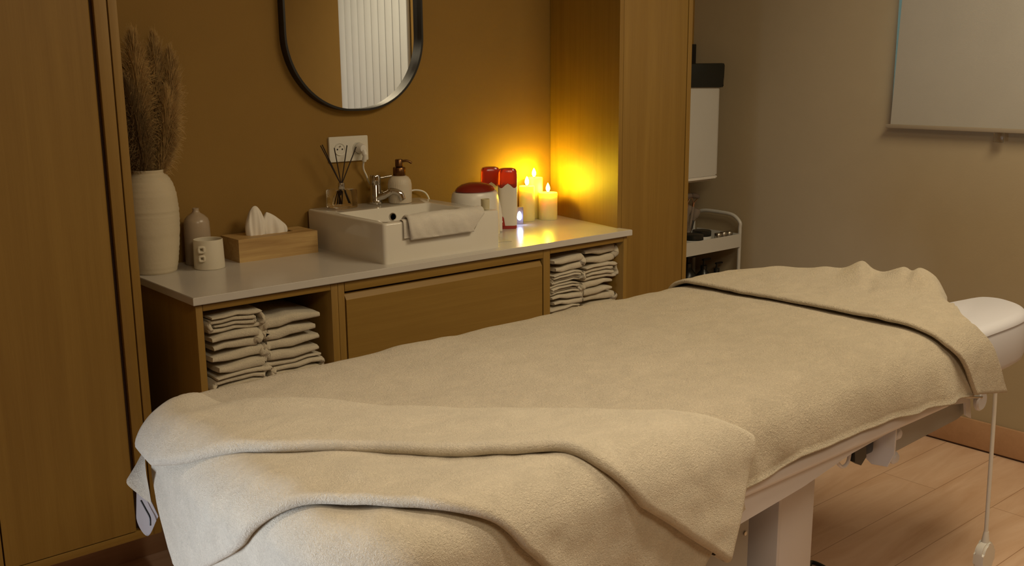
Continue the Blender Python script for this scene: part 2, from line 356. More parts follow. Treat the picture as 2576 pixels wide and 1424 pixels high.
# ------------------------------------------------------------------ sink
SX0, SX1, SY0, SY1, SH = 1.654, 2.105, 2.534, 2.992, .124
t = thing('wash_basin', 'white rectangular ceramic countertop basin under the mirror', 'sink', ((SX0+SX1)/2, (SY0+SY1)/2, CT))
hx, hy = (SX1-SX0)/2, (SY1-SY0)/2
def loop(w0, w1, y0, y1, r, z, n=6):
    return [(x, y, z) for x, y in rrect(w1-w0, y1-y0, r, n, (w0+w1)/2, (y0+y1)/2)]
L = [loop(-hx, hx, -hy, hy, .012, 0), loop(-hx, hx, -hy, hy, .012, .004), loop(-hx, hx, -hy, hy, .012, SH-.006), loop(-hx+.002, hx-.002, -hy+.002, hy-.002, .011, SH-.002), loop(-hx+.006, hx-.006, -hy+.006, hy-.006, .010, SH)]
bx0, bx1, by0, by1 = -hx+.026, hx-.066, -hy+.030, hy-.155
L += [loop(bx0-.003, bx1+.003, by0-.003, by1+.003, .016, SH), loop(bx0, bx1, by0, by1, .015, SH-.003), loop(bx0+.006, bx1-.012, by0+.010, by1-.010, .02, SH-.06),
      loop(bx0+.02, bx1-.04, by0+.03, by1-.03, .04, SH-.095), loop(bx0+.06, bx1-.09, by0+.07, by1-.07, .05, SH-.102)]
n = len(L[0]); V = [p for l in L for p in l]; Fc = [(i*n+k, i*n+(k+1) % n, (i+1)*n+(k+1) % n, (i+1)*n+k) for i in range(len(L)-1) for k in range(n)] + [tuple(range(n))[::-1], tuple(range((len(L)-1)*n, len(L)*n))]
mesh('basin', V, Fc, M['ceramic'], t, angle=40)
ov = lathe('overflow_ring', [(.0098, .0046), (.0100, .006), (.0125, .0058), (.0135, .004), (.0135, 0)], M['chrome'], t, 32); ov.rotation_euler = (PI/2, 0, 0); ov.location = (.005, by1-.0045, SH-.032)
ov = lathe('overflow_hole', [(0, .0046), (.0098, .0046), (.0098, 0), (0, 0)], M['dark_grey'], t, 32); ov.rotation_euler = (PI/2, 0, 0); ov.location = (.005, by1-.0045, SH-.032)
lathe('drain', [(0, 0), (.022, 0), (.024, .002), (.02, .004), (.005, .003), (0, .003)], M['chrome'], t, 32, (-.02, -.05), SH-.102)

# faucet
FZ = CT+SH+.001
t = thing('faucet', 'chrome single-lever faucet standing on the back rim of the basin', 'faucet', (1.895, 2.945, FZ))
lathe('body', [(0, 0), (.024, 0), (.024, .006), (.021, .009), (.0195, .012), (.0195, .062), (.0185, .064), (.0185, .066), (.0195, .068), (.0195, .094), (.0175, .098), (0, .0985)], M['chrome'], t, 40)
tube('spout', [(.0, -.008, .020), (.022, -.030, .032), (.038, -.046, .043), (.055, -.064, .036), (.062, -.071, .014)], [.0135]*8+[.0125]*8+[.0115]*8+[.011]*8+[.0105], M['chrome'], t, 16)
tube('lever', [(.01, -.004, .086), (.028, -.012, .089), (.052, -.024, .093)], .0042, M['chrome'], t, 12)

# soap dispenser
t = thing('soap_dispenser', 'cream ribbed soap bottle with bronze pump behind the basin', 'soap dispenser', (1.972, 2.912, FZ))
prof = [(0, 0), (.038, 0), (.0395, .003), (.0405, .03), (.0405, .062), (.038, .076), (.031, .087), (.022, .092), (.018, .093), (0, .093)]
vs, fs = lathe_vf(prof[1:-1], 160)
V = []
for i, v in enumerate(vs):
    k = i % 160; rr = 1+(.012 if k % 4 < 2 else 0) if v[2] < .08 else 1; V.append((v[0]*rr, v[1]*rr, v[2]))
mesh('bottle', V, fs, M['soap'], t, angle=60)
lathe('collar', [(0, .092), (.021, .092), (.022, .094), (.0215, .119), (.020, .121), (0, .121)], M['bronze'], t, 40)
lathe('pump_head', [(0, .121), (.0105, .121), (.0135, .124), (.0135, .146), (.012, .148), (0, .148)], M['bronze'], t, 32)
tube('nozzle', [(.006, -.004, .141), (.024, -.016, .142), (.036, -.024, .134)], [.0042]*8+[.004]*8+[.003], M['bronze'], t, 10)

# reed diffuser
t = thing('reed_diffuser', 'square clear glass reed diffuser with dark sticks on the basin rim', 'reed diffuser', (1.752, 2.930, FZ), .12)
bm = bmesh.new(); bm_box(bm, (-.038, -.038, 0), (.038, .038, .062), .006, 3); from_bm('bottle', bm, M['glass'], t)
lathe('oil', [(0, .010), (.027, .010), (.028, .014), (.021, .04), (.012, .052), (0, .052)], M['oil'], t, 32)
lathe('collar', [(0, .0625), (.010, .0625), (.011, .064), (.011, .083), (.009, .084), (0, .084)], M['chrome'], t, 32)
for (dx, dy, dz, r, bx, by) in ((-.077, .0, .210, .0018, .025, .01), (-.066, .006, .212, .0018, .019, -.012), (-.030, -.01, .200, .0018, .004, .014), (.021, -.012, .206, .0018, -.008, -.004), (.064, -.004, .196, .0018, -.022, .006), (.070, .002, .197, .0018, -.026, -.01)):
    L1 = Vector((0, 0, .080)); tip = Vector((dx, dy, dz)); b = Vector((bx, by, .014))
    tube('reed', [b, L1+Vector((dx, dy, 0))*.04, tip], r, M['reed'], t, 8, False)

# small frosted cup on sink
t = thing('frosted_cup', 'tiny frosted yellowish cup on the front right corner of the basin', 'cup', (2.070, 2.566, FZ))
lathe('cup_body', [(0, 0), (.0125, 0), (.0135, .002), (.0145, .034), (.0135, .0345), (.0125, .004), (0, .003)], plain('frosted_plastic', (.78, .70, .46), .35, Transmission_Weight=.25), t, 32)

# hand towel over the sink front edge
rng = random.Random(3)
def draped_strip(name, path, x0, x1, th, mat, parent=None, nx=60, amp=.002, seed=1, skew=0, xf=None):
    """a folded towel: the YZ path given thickness th and swept along x"""
    P = catmull([(0, y, z) for y, z in path], 6); pts = []
    for i, p in enumerate(P):
        tt = (P[min(i+1, len(P)-1)]-P[max(i-1, 0)]).normalized(); pts.append((p, Vector((0, -tt.z, tt.y))))
    outer = [p+nn*th/2 for p, nn in pts]; inner = [p-nn*th/2 for p, nn in pts]
    # rounded ends
    def cap(p, nn, sgn):
        tt = Vector((0, nn.z, -nn.y))*sgn
        return [p+nn*(th/2)*math.cos(a)+tt*(th/2)*math.sin(a) for a in (PI/6, PI/3, PI/2, 2*PI/3, 5*PI/6)]
    ring = outer+cap(*pts[-1], 1)+inner[::-1]+[q for q in cap(*pts[0], -1)[::-1]]
    rg = random.Random(seed); ph = [rg.uniform(0, 6) for _ in range(8)]
    V, Fc = [], []; n = len(ring)
    for j in range(nx+1):
        u = j/nx; e = min(u, 1-u)*(x1-x0); sc = 1 if e > th*.5 else math.sqrt(max(0, 1-((th*.5-e)/(th*.5))**2))*.6+.4
        for i, q in enumerate(ring):
            a = i/n*2*PI; d = amp*(math.sin(u*9+ph[0]+a*2)+.6*math.sin(u*23+ph[1]+3*a)+.4*math.sin(u*51+ph[2]+5*a))
            ctr = pts[min(i, len(pts)-1)][0] if i < len(pts) else (pts[max(0, 2*len(pts)+5-1-i)][0] if i >= len(pts)+5 and 2*len(pts)+5-1-i >= 0 else q)
            p = ctr+(q-ctr)*sc; dirn = (q-ctr); dirn = dirn.normalized() if dirn.length > 1e-6 else Vector((0, 0, 0))
            x = x0+(x1-x0)*u+(xf(u, q) if xf else 0)
            V.append((x, p.y+dirn.y*d, p.z+dirn.z*d))
    for j in range(nx):
        for i in range(n): Fc.append((j*n+i, j*n+(i+1) % n, (j+1)*n+(i+1) % n, (j+1)*n+i))
    Fc.append(tuple(range(n))[::-1]); Fc.append(tuple(range(nx*n, (nx+1)*n)))
    return mesh(name, V, Fc, mat, parent, angle=60)
zt = CT+SH
ht = thing('hand_towel', 'small folded white hand towel draped over the front rim of the basin', 'towel', (0, 0, 0))
draped_strip('outer_fold', [(2.572, zt-.035), (2.562, zt-.005), (2.548, zt+.0125), (2.530, zt+.012), (2.519, zt-.004), (2.517, zt-.030), (2.519, zt-.052)], 1.732, 2.028, .0105, M['terry_fine'], ht, amp=.0012, seed=4,
             xf=lambda u, q: .003*math.sin(q.z*60)-(.045*u**7)*min(1, max(0, (zt-.002-q.z)/.045))+.010*(1-u)**6*min(1, max(0, (zt-q.z)/.05)))
draped_strip('inner_fold', [(2.560, zt-.033), (2.551, zt-.003), (2.544, zt+.0035), (2.533, zt+.0025), (2.529, zt-.006), (2.5275, zt-.030), (2.5275, zt-.049)], 1.722, 1.99, .0055, M['terry_fine'], ht, amp=.0006, seed=9)

# ------------------------------------------------------------------ mirror
t = thing('wall_mirror', 'tall pill-shaped mirror with a thin black frame above the basin', 'mirror', (1.858, YW-.001, 1.262))
mw, mh = .535, 1.0; R = mw/2-.02
def pill(w, h, r): return rrect(w, h, r, 24, 0, h/2)
def ring_frame(name, w, h, r, th, d0, d1, mat, parent):
    o = pill(w, h, r); i_ = [(x*(w-2*th)/w, th+(z*(h-2*th)/h)) for x, z in o]; n = len(o); V = []; Fc = []
    for (lst, y) in ((o, -d0), (o, -d1), (i_, -d1), (i_, -d0)):
        V += [(x, y, z) for x, z in lst]
    for k in range(4):
        for j in range(n): Fc.append((k*n+j, k*n+(j+1) % n, ((k+1) % 4)*n+(j+1) % n, ((k+1) % 4)*n+j))
    return mesh(name, V, Fc, mat, parent, angle=40)
ring_frame('frame', mw, mh, R, .007, 0, .034, M['black'], t)
prism('mirror_glass', [(x*.975, .006+z*(mh-.012)/mh) for x, z in pill(mw, mh, R)], -.010, -.004, 'y', M['mirror'], t)

# ------------------------------------------------------------------ wall socket
t = thing('wall_socket', 'white double power socket plate on the wall left of the faucet', 'socket', (1.824, YW-.0005, 1.136))
prism('plate', rrect(.152, .084, .004, 4), -.009, 0, 'y', M['socket'], t, .001)
for sx in (-.036, .036):
    q = lathe('socket_well', [(0, .0005), (.0165, .0005), (.0185, .003), (.0205, .0035), (.0215, .002), (.0215, 0)], M['socket'], t, 40); q.rotation_euler = (PI/2, 0, 0); q.location = (sx, -.0088, 0)
    h = lathe('pin_holes', [(0, 0), (.0026, 0), (.0026, .0006), (0, .0006)], M['black'], q, 14, (-.0095, 0), .001)
    h2 = lathe('pin_holes', [(0, 0), (.0026, 0), (.0026, .0006), (0, .0006)], M['black'], q, 14, (.0095, 0), .001)
    e = lathe('earth_pin', [(0, 0), (.0024, 0), (.0024, .004), (.001, .006), (0, .006)], M['steel'], q, 14, (0, .0100), .001)
t = thing('power_cord', 'white plug and cable running from the socket behind the basin', 'cable', (0, 0, 0))
pl = lathe('plug', [(0, 0), (.017, 0), (.018, .004), (.0165, .020), (.012, .030), (0, .033)], M['white_plastic'], t, 32); pl.rotation_euler = (PI/2, 0, 0); pl.location = (1.861, YW-.0125, 1.136)
tube('plug_tail', [(1.864, 2.962, 1.130), (1.864, 2.955, 1.112), (1.863, 2.962, 1.092)], [.010]*8+[.008]*8+[.0045], M['white_plastic'], t, 14)
tube('cable', [(1.863, 2.962, 1.098), (1.868, 2.975, 1.07), (1.882, 2.982, 1.045), (1.91, 2.985, 1.0), (1.99, 2.984, .968), (2.055, 2.983, .972), (2.085, 2.982, .975), (2.115, 2.975, .968), (2.128, 2.965, .950), (2.135, 2.95, .905), (2.145, 2.92, .84), (2.16, 2.90, .8275)], .0032, M['cable_white'], t, 10)

# ------------------------------------------------------------------ vase with pampas
VX, VY = 1.100, 2.905
t = thing('ceramic_vase', 'tall cream stoneware vase at the left end of the counter, holding pampas grass', 'vase', (VX, VY, CT))
prof = [(0, 0), (.056, 0), (.060, .004), (.066, .03), (.071, .07), (.0755, .12), (.0775, .16), (.0775, .19), (.074, .23), (.065, .262), (.053, .281), (.045, .287), (.043, .290), (.0445, .297), (.043, .299), (.040, .296), (.039, .285), (.05, .27), (.068, .22), (.070, .15), (.06, .05), (.04, .015), (0, .012)]
fine = []
for i in range(len(prof)-1):
    (r1, z1), (r2, z2) = prof[i], prof[i+1]; m_ = 6 if 1 < i < 10 else 1
    for k in range(m_):
        r = r1+(r2-r1)*k/m_; z = z1+(z2-z1)*k/m_
        if 1 < i < 10: r += .0006*math.sin(z*420)+.0004*math.sin(z*950+1)
        fine.append((r, z))
fine.append(prof[-1]); lathe('vase_body', fine, M['stone'], t, 64)
def plume(name, base, tip, bend, width, nfil, mat, seed, parent, droop=.05):
    rg = random.Random(seed); base, tip = Vector(base), Vector(tip); V, Fc = [], []
    mid = (base+tip)/2+Vector(bend)
    def axis(u): return base*(1-u)**2+mid*2*u*(1-u)+tip*u*u
    L_ = (tip-base).length
    for i in range(nfil):
        u = .03+.97*rg.random()**.85; p = axis(u); ax = (axis(min(u+.02, 1))-axis(max(u-.02, 0))).normalized()
        a = rg.uniform(0, 2*PI); side = ax.orthogonal().normalized(); side = (Matrix.Rotation(a, 3, ax) @ side)
        env = max(.38*min(1, (1.02-u)*5), math.sin(min(1, max(0, (u-.05))/.95*1.02)*PI*.93+.1)**.7 if u < 1 else .2)
        ln = rg.uniform(.025, .08)*(.6+.7*env); wd = width*1.12*env*rg.uniform(.15, 1.0)
        p3 = p+ax*ln+side*wd-Vector((0, 0, droop*rg.random()*wd/width)); p2 = p+ax*ln*.55+side*wd*.62
        rad = [.0005, .0006, .0002]; vs, fs = tube_vf([p, p2, p3], rad, 3); b = len(V); V += vs; Fc += [tuple(q+b for q in f) for f in fs[:-2]]
    return mesh(name, V, Fc, mat, parent, smooth=False)
for i, (tx, ty, tz, bx, wd, mt, lb) in enumerate(((-.075, .02, .60, .02, .055, 'pampas', 'pampas plume leaning left along the wardrobe edge'), (-.020, -.02, .635, -.01, .065, 'pampas', 'broad pale pampas plume in the middle of the vase'), (.060, .03, .63, .02, .050, 'pampas', 'tall fluffy pampas plume, second from the right'),
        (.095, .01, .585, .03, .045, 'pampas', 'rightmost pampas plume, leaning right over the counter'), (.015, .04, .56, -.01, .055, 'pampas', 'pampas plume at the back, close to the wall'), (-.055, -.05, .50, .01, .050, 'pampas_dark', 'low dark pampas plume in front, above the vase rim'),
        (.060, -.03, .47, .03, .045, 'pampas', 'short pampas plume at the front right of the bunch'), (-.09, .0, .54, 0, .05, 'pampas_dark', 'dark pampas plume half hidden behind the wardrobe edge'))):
    g = thing('pampas_stem', lb, 'dried flower', (VX, VY, CT+.02), 0, 'pampas plumes in the tall vase')
    b0 = (tx*.1, ty*.1, 0); tube('stalk', [b0, (tx*.18, ty*.2, .27), (tx*.45+bx*.3, ty*.5, .27+(tz-.27)*.5), (tx, ty, tz)], .0016, M['stem'], g, 6, True, 5)
    plume('plume', (tx*.14, ty*.16, .20), (tx, ty, tz), (bx, 0, 0), wd, 3600, M[mt], 10+i, g)

# taupe bottle vase
t = thing('bottle_vase', 'small taupe bottle-shaped vase between the tall vase and the mug', 'vase', (1.248, 2.938, CT))
lathe('bottle_body', [(0, 0), (.038, 0), (.0395, .003), (.0385, .10), (.0375, .128), (.034, .139), (.024, .149), (.013, .156), (.009, .163), (.0095, .170), (.0065, .171), (.006, .160), (0, .158)], M['taupe'], t, 48)

# mug
t = thing('mug', 'cream mug with a stacked double ring handle beside the tissue box', 'mug', (1.243, 2.853, CT))
lathe('mug_body', [(0, 0), (.0425, 0), (.0445, .002), (.0445, .012), (.0425, .086), (.0415, .0875), (.0395, .086), (.0405, .012), (0, .008)], M['mug'], t, 56)
for z, s in ((.063, 1.0), (.0365, .92)):
    V = []; Fc = []; n1, n2 = 28, 10; ro, ri = .0122*s, .0046*s
    for a in range(n1):
        A = 2*PI*a/n1; sq = 1/max(abs(math.cos(A)), abs(math.sin(A)))**.45
        for b_ in range(n2):
            B = 2*PI*b_/n2; r = (ro*sq-ri)+ri*math.cos(B)
            V.append((r*math.cos(A), ri*1.5*math.sin(B), r*math.sin(A)))
    for a in range(n1):
        for b_ in range(n2): Fc.append((a*n2+b_, ((a+1) % n1)*n2+b_, ((a+1) % n1)*n2+(b_+1) % n2, a*n2+(b_+1) % n2))
    q = mesh('handle_ring', V, Fc, M['mug'], t); th = math.radians(-138); q.location = (.0495*math.cos(th), .0495*math.sin(th), z); q.rotation_euler = (0, 0, math.radians(-20))

# tissue box
t = thing('tissue_box', 'rectangular bamboo tissue box beside the basin', 'tissue box', (1.480, 2.925, CT), -.0)
bw, bd, bh = .136, .062, .071
boxes('box_body', [((-bw, -bd, 0), (bw, -bd+.006, bh-.006)), ((-bw, bd-.006, 0), (bw, bd, bh-.006)), ((-bw, -bd+.006, 0), (-bw+.006, bd-.006, bh-.006)), ((bw-.006, -bd+.006, 0), (bw, bd-.006, bh-.006)),
                   ((-bw, -bd, bh-.006), (bw, -.017, bh)), ((-bw, .017, bh-.006), (bw, bd, bh)), ((-bw, -.017, bh-.006), (-.075, .017, bh)), ((.075, -.017, bh-.006), (bw, .017, bh)), ((-bw+.006, -bd+.006, .001), (bw-.006, bd-.006, .004))], M['bamboo'], t, 0)
ts = thing('tissue_sheet', 'white tissue pulled up through the slot of the bamboo tissue box', 'tissue', (1.480, 2.925, CT+bh))
def crumple(name, x0, x1, hf, seed, parent, mat, yoff=0, dep=.02):
    rg = random.Random(seed); ph = [rg.uniform(0, 6) for _ in range(6)]; nu, nv = 60, 24; V = []
    for j in range(nv+1):
        v = j/nv
        for i in range(nu+1):
            a = 2*PI*i/nu; xx = math.cos(a); yy = math.sin(a)
            top = hf((xx+1)/2); spx = 1-.26*v**3; spread = math.sqrt(max(.004, 1-v**3))
            rip = 1+.16*math.sin(5*a+ph[0]+v*1.5)+.09*math.sin(11*a+ph[1])
            V.append(((x0+x1)/2+(x1-x0)/2*xx*(.86+.14*math.sin(v*PI*.8))*spx, yoff+dep*yy*rip*spread, -.012+(top+.012)*v))
    n = nu+1
    Fc = [(j*n+i, j*n+i+1, (j+1)*n+i+1, (j+1)*n+i) for j in range(nv) for i in range(nu)]
    return mesh(name, V, Fc, mat, parent, angle=80)
crumple('tissue_fold', -.082, -.012, lambda s: .090*math.sin(.35+s*2.3)**.5, 3, ts, M['tissue'])
crumple('tissue_fold', -.028, .066, lambda s: .068*(1-.60*s**1.6)*min(1, .80+s*1.5), 8, ts, M['tissue'], .004, .022)

# ------------------------------------------------------------------ wax heater with red lid
t = thing('wax_heater', 'white wax heater pot with a domed red lid right of the basin', 'wax heater', (2.205, 2.79, CT+.001))
lathe('pot', [(0, 0), (.090, 0), (.092, .004), (.090, .06), (.0885, .125), (.085, .145), (.080, .152), (.070, .154), (0, .154)], M['white_plastic'], t, 56, sx=1, sy=.85)
lathe('lid', [(.070, .1545), (.071, .158), (.064, .168), (.048, .178), (.025, .184), (0, .186)], M['dark_red'], t, 56, sx=1.06, sy=.85)
prism('handle', [(.080, .0), (.112, .0), (.112, .06), (.104, .085), (.098, .11), (.092, .138), (.083, .144), (.078, .1)], -.018, .018, 'y', M['white_plastic'], t, .004)

# wax cartridge warmers
def warmer(loc, rz, label, scale=1):
    t = thing('wax_warmer', label, 'wax warmer', loc, rz, 'roll-on wax warmers by the candles')
    W, D = .036, .024
    def se(k):
        o = []
        for q in range(56):
            a = 2*PI*q/56; c_, s_ = math.cos(a), math.sin(a); o.append((W*k*abs(c_)**.55*(1 if c_ > 0 else -1), D*k*abs(s_)**.55*(1 if s_ > 0 else -1)))
        return o
    def sec(k, z, n=24): return [(x, y, z) for x, y in se(k)]
    def loft(name, lst, mat):
        n = len(lst[0]); V = [p for l in lst for p in l]
        Fc = [(i*n+k, i*n+(k+1) % n, (i+1)*n+(k+1) % n, (i+1)*n+k) for i in range(len(lst)-1) for k in range(n)]+[tuple(range(n))[::-1], tuple(range((len(lst)-1)*n, len(lst)*n))]
        return mesh(name, V, Fc, mat, t, angle=40)
    def wavy(k, z): return [(x, y, z+.0085*math.cos(x/W*PI*1.5)*(1 if y < 0 else .3)+(.0)) for x, y in se(k)]
    loft('body', [sec(.90, .012), sec(.93, .02), sec(.97, .06), sec(.98, .12), wavy(.98, .158)], M['white_plastic'])
    loft('window', [wavy(.982, .1585), sec(.97, .196), sec(.93, .210), sec(.80, .218), sec(.5, .221)], M['red'])
    loft('base', [sec(.86, 0), sec(.92, .003), sec(.92, .0115)], M['red2'])
    prism('foot', [(-W*.9, .0115), (-W*.30, .0115), (-W*.42, .040), (-W*.52, .046), (-W*.86, .046)], -D-.0015, -D*.3, 'y', M['red2'], t, .001)
    q = lathe('button', [(0, 0), (.0045, 0), (.0045, .002), (0, .003)], M['white_plastic'], t, 16); q.rotation_euler = (PI/2, 0, 0); q.location = (-W*.66, -D-.001, .028)
warmer((2.385, 2.826, CT), -.65, 'front one of two white wax warmers with red tops, nearer the camera')
warmer((2.372, 2.908, CT), -.55, 'rear one of two white wax warmers with red tops, half hidden behind the other')

# little lit device
t = thing('digital_thermometer', 'small clear device with a glowing white blue display beside the candles', 'device', (2.478, 2.868, CT), -.7)
boxes('case', [((-.015, -.004, 0), (.015, .004, .066))], plain('pale_lilac_plastic', (.45, .36, .36), .25, Transmission_Weight=.4), t, .003)
q = prism('display', [(x*.9, z) for x, z in ([(.0095*math.cos(a)*(1-.25*math.sin(a)), .033+.017*math.sin(a)) for a in np.linspace(0, 2*PI, 25)[:-1]])], -.0065, -.0042, 'y', M['led'], t)
l = bpy.data.lights.new('display_light', 'POINT'); l.energy = .06; l.color = (.35, .5, 1); l.shadow_soft_size = .008
o = bpy.data.objects.new('display_light', l); COL.objects.link(o); o.location = (2.470, 2.852, CT+.03)
c = prism('paper_card', [(2.10, 2.640), (2.205, 2.592), (2.235, 2.70), (2.13, 2.735)], CT+.0002, CT+.0016, 'z', M['card']); tag(c, 'thin pale card lying flat on the worktop right of the basin', 'card')

# ------------------------------------------------------------------ candles
def candle(loc, r, h, label, e=1.0, seed=1):
    t = thing('pillar_candle', label, 'candle', loc, 0, 'pillar candles at the right end of the counter')
    lathe('wax_pillar', [(0, 0), (r*.985, 0), (r, .002), (r, h-.004), (r*.975, h), (r*.90, h-.001), (r*.72, h-.006), (0, h-.008)], M['wax'], t, 48)
    tube('wick', [(0, 0, h-.009), (.0005, 0, h-.002), (.0, 0, h+.004)], .0009, M['wick'], t, 8)
    lathe('flame', [(0, h+.002), (.0050, h+.006), (.0078, h+.013), (.0076, h+.020), (.0048, h+.028), (.0018, h+.034), (0, h+.037)], M['flame'], t, 20)
candle((2.645, 2.892, CT), .0365, .104, 'shortest lit pillar candle, nearest the oak cabinet side', 6)
candle((2.560, 2.918, CT), .0300, .134, 'middle height lit pillar candle, leftmost of the three', 7)
candle((2.632, 2.958, CT), .0335, .158, 'tallest lit pillar candle, rearmost against the wall', 7)

# ------------------------------------------------------------------ folded towels in niches
def folded_towel(loc, w, d, h, label, group, flip=False, seed=1, tilt=0, mat='terry_small'):
    """a towel folded into a flat spiral; its folded end shows to the front"""
    turns = 1 if seed in (2, 3, 6, 7, 12, 15, 16, 17, 19) else 2; rg = random.Random(seed); lay = 2*turns; pitch = h/lay; th = pitch*.975
    path = []
    # centre line: start inside, spiral outwards as flattened loops
    def zc(k): return h/2+(k)*pitch
    lo, hi = -.5, .5
    z_levels = []; up = True; a, b = -.5, .5
    # order of layers: inner pair first
    order = [(-.5, 1)]
    x_in, x_out = -w/2+pitch*1.5, w/2-pitch*.5
    seq = []
    zb, zt_ = h/2-pitch*.5, h/2+pitch*.5
    cur = zb; xl, xr = -w/2+pitch*(turns-.2), w/2-pitch*(turns-.5)
    pts = [(xl, cur)]
    for k in range(turns):
        # go right on current level, turn up/around, go left on the top level, turn down
        pts.append((xr, zb)); rad = (zt_-zb)/2
        for s in range(1, 6): a_ = -PI/2+PI*s/6; pts.append((xr+rad*math.cos(a_)*1.2, (zb+zt_)/2+rad*math.sin(a_)))
        pts.append((xr, zt_))
        if k < turns-1:
            zb2 = zb-pitch; pts.append((xl, zt_)); rad2 = (zt_-zb2)/2
            for s in range(1, 6): a_ = PI/2+PI*s/6; pts.append((xl+rad2*math.cos(a_)*1.0, (zt_+zb2)/2+rad2*math.sin(a_)))
            zb = zb2; zt_ = zt_+pitch; xr += pitch*.95; xl -= pitch*.3
        else: pts.append((xl-pitch*.4, zt_))
    P = catmull([(x, 0, z) for x, z in pts], 4); n = len(P); ph = [rg.uniform(0, 6) for _ in range(6)]
    for i, p in enumerate(P):
        p.z += .0026*math.sin(p.x*38+ph[0])+.0013*math.sin(p.x*90+ph[1])+.0006*math.sin(i*.5+ph[2]); p.x += .0025*math.sin(p.z*130+ph[3])
    nd = 7; V, Fc = [], []
    for j in range(nd+1):
        y = -d/2+d*[0, .012, .035, .12, .35, .6, .9, 1][j]; sc = [.45, .84, 1, 1.03, 1, 1, 1, .9][j]
        for i, p in enumerate(P):
            tt = (P[min(i+1, n-1)]-P[max(i-1, 0)]).normalized(); nn = Vector((-tt.z, 0, tt.x)); e = min(i, n-1-i); s2 = sc*min(1, math.sqrt(.25+e*.3))
            wob = .0015*math.sin(i*.8+j*2+ph[4]); yy = y+.005*math.sin(i*.33+ph[5])*(1 if j < 3 else 0)
            V.append((p.x+nn.x*th/2*s2*.78+wob, yy, p.z+nn.z*th/2*s2*.86)); V.append((p.x-nn.x*th/2*s2+wob, yy, p.z-nn.z*th/2*s2))
    m2 = 2*n
    for j in range(nd):
        for i in range(n-1):
            a0, a1 = j*m2+2*i, (j+1)*m2+2*i
            Fc.append((a0, a0+2, a1+2, a1)); Fc.append((a0+1, a1+1, a1+3, a0+3))
        for i in (0, n-1): a0, a1 = j*m2+2*i, (j+1)*m2+2*i; Fc.append((a0, a1, a1+1, a0+1))
    for j in (0, nd):
        for i in range(n-1): a0 = j*m2+2*i; Fc.append((a0, a0+1, a0+3, a0+2))
    zmin = min(v[2] for v in V); V = [((-v[0] if flip else v[0]), v[1], v[2]-zmin) for v in V]
    bm = bmesh.new(); bv = [bm.verts.new(v) for v in V]
    for f in Fc:
        try: bm.faces.new([bv[i] for i in f])
        except Exception: pass
    o = from_bm('folded_towel', bm, M[mat], None, True, 70); o.location = loc; o.rotation_euler = (0, tilt, 0)
    tag(o, label, 'towel', group); zmax = max(v[2] for v in V); return zmax
def stack(x, y, z, items, group, where):
    names = {2: ['bottom', 'top'], 3: ['bottom', 'middle', 'top'], 4: ['bottom', 'second from bottom', 'third from bottom', 'top'], 5: ['bottom', 'second from bottom', 'middle', 'fourth from bottom', 'top']}[len(items)]
    for k, (w_, h_, dx, dep, flip, sd, tl) in enumerate(items):
        hh = folded_towel((x+dx, y+dep/2, z), w_, dep, h_, f'folded cream towel, {names[k]} of the {where}', group, flip, sd, tl)
        z += hh-.0022
stack(1.150, 2.508, .5385, [(.168, .056, .008, .30, False, 1, 0), (.162, .060, .004, .30, False, 2, 0), (.148, .052, -.004, .30, False, 3, 0), (.150, .050, -.002, .30, False, 4, 0)], 'towels in the left niche', 'left stack in the left niche')
stack(1.338, 2.512, .5385, [(.182, .060, .002, .33, True, 5, 0), (.180, .058, -.003, .33, True, 6, 0), (.186, .066, -.004, .33, True, 7, 0)], 'towels in the left niche', 'right stack in the left niche')
stack(2.384, 2.508, .5385, [(.150, .045, .002, .30, True, 11, 0), (.145, .040, -.002, .30, False, 12, 0), (.142, .036, -.004, .30, True, 13, 0), (.140, .034, -.004, .30, False, 14, 0), (.155, .052, .003, .30, False, 15, 0)], 'towels in the right niche', 'left stack in the right niche')
stack(2.560, 2.530, .5385, [(.165, .058, .002, .30, False, 16, 0), (.160, .050, .004, .30, True, 17, 0), (.165, .056, .002, .30, False, 18, 0), (.170, .062, .004, .30, False, 19, 0)], 'towels in the right niche', 'right stack in the right niche')

# ------------------------------------------------------------------ bin on the wall behind the tall cabinet
t = thing('pedal_bin', 'tall white bin with a black bag folded over its rim behind the tall cabinet', 'bin', (3.38, 2.86, .93))
prism('bin_body', rrect(.27, .22, .03, 6), .012, .475, 'z', M['metal_white'], t, .004)
prism('base_rim', rrect(.272, .222, .03, 6), 0, .011, 'z', M['white_plastic'], t, .003)
rg = random.Random(5); o_ = rrect(.292, .240, .03, 10); n = len(o_); V = []; Fc = []
for j, (z, s) in enumerate(((.405, 1.0), (.425, 1.02), (.45, 1.01), (.472, 1.015), (.480, 1.0), (.476, .93), (.42, .90))):
    for k, (x, y) in enumerate(o_): V.append((x*s+rg.uniform(-.002, .002), y*s+rg.uniform(-.002, .002), z+(-.010+.014*math.sin(k*.9)+rg.uniform(-.004, .004) if j == 0 else rg.uniform(-.002, .002))))
for j in range(6):
    for k in range(n): Fc.append((j*n+k, j*n+(k+1) % n, (j+1)*n+(k+1) % n, (j+1)*n+k))
mesh('bin_bag', V, Fc, M['bag'], t)
t2 = box('wall_bracket', (3.40, 2.985, 1.40), (3.46, 2.999, 1.495), M['black'], None, .003)
t2.location = (.18, 0, 0); tag(t2, 'black rectangular bracket on the wall above the white bin', 'bracket')
sh = box('wall_shelf', (3.27, 2.775, .918), (3.49, 2.998, .929), M['metal_white'], None, .002); tag(sh, 'narrow white wall shelf carrying the white bin', 'shelf')

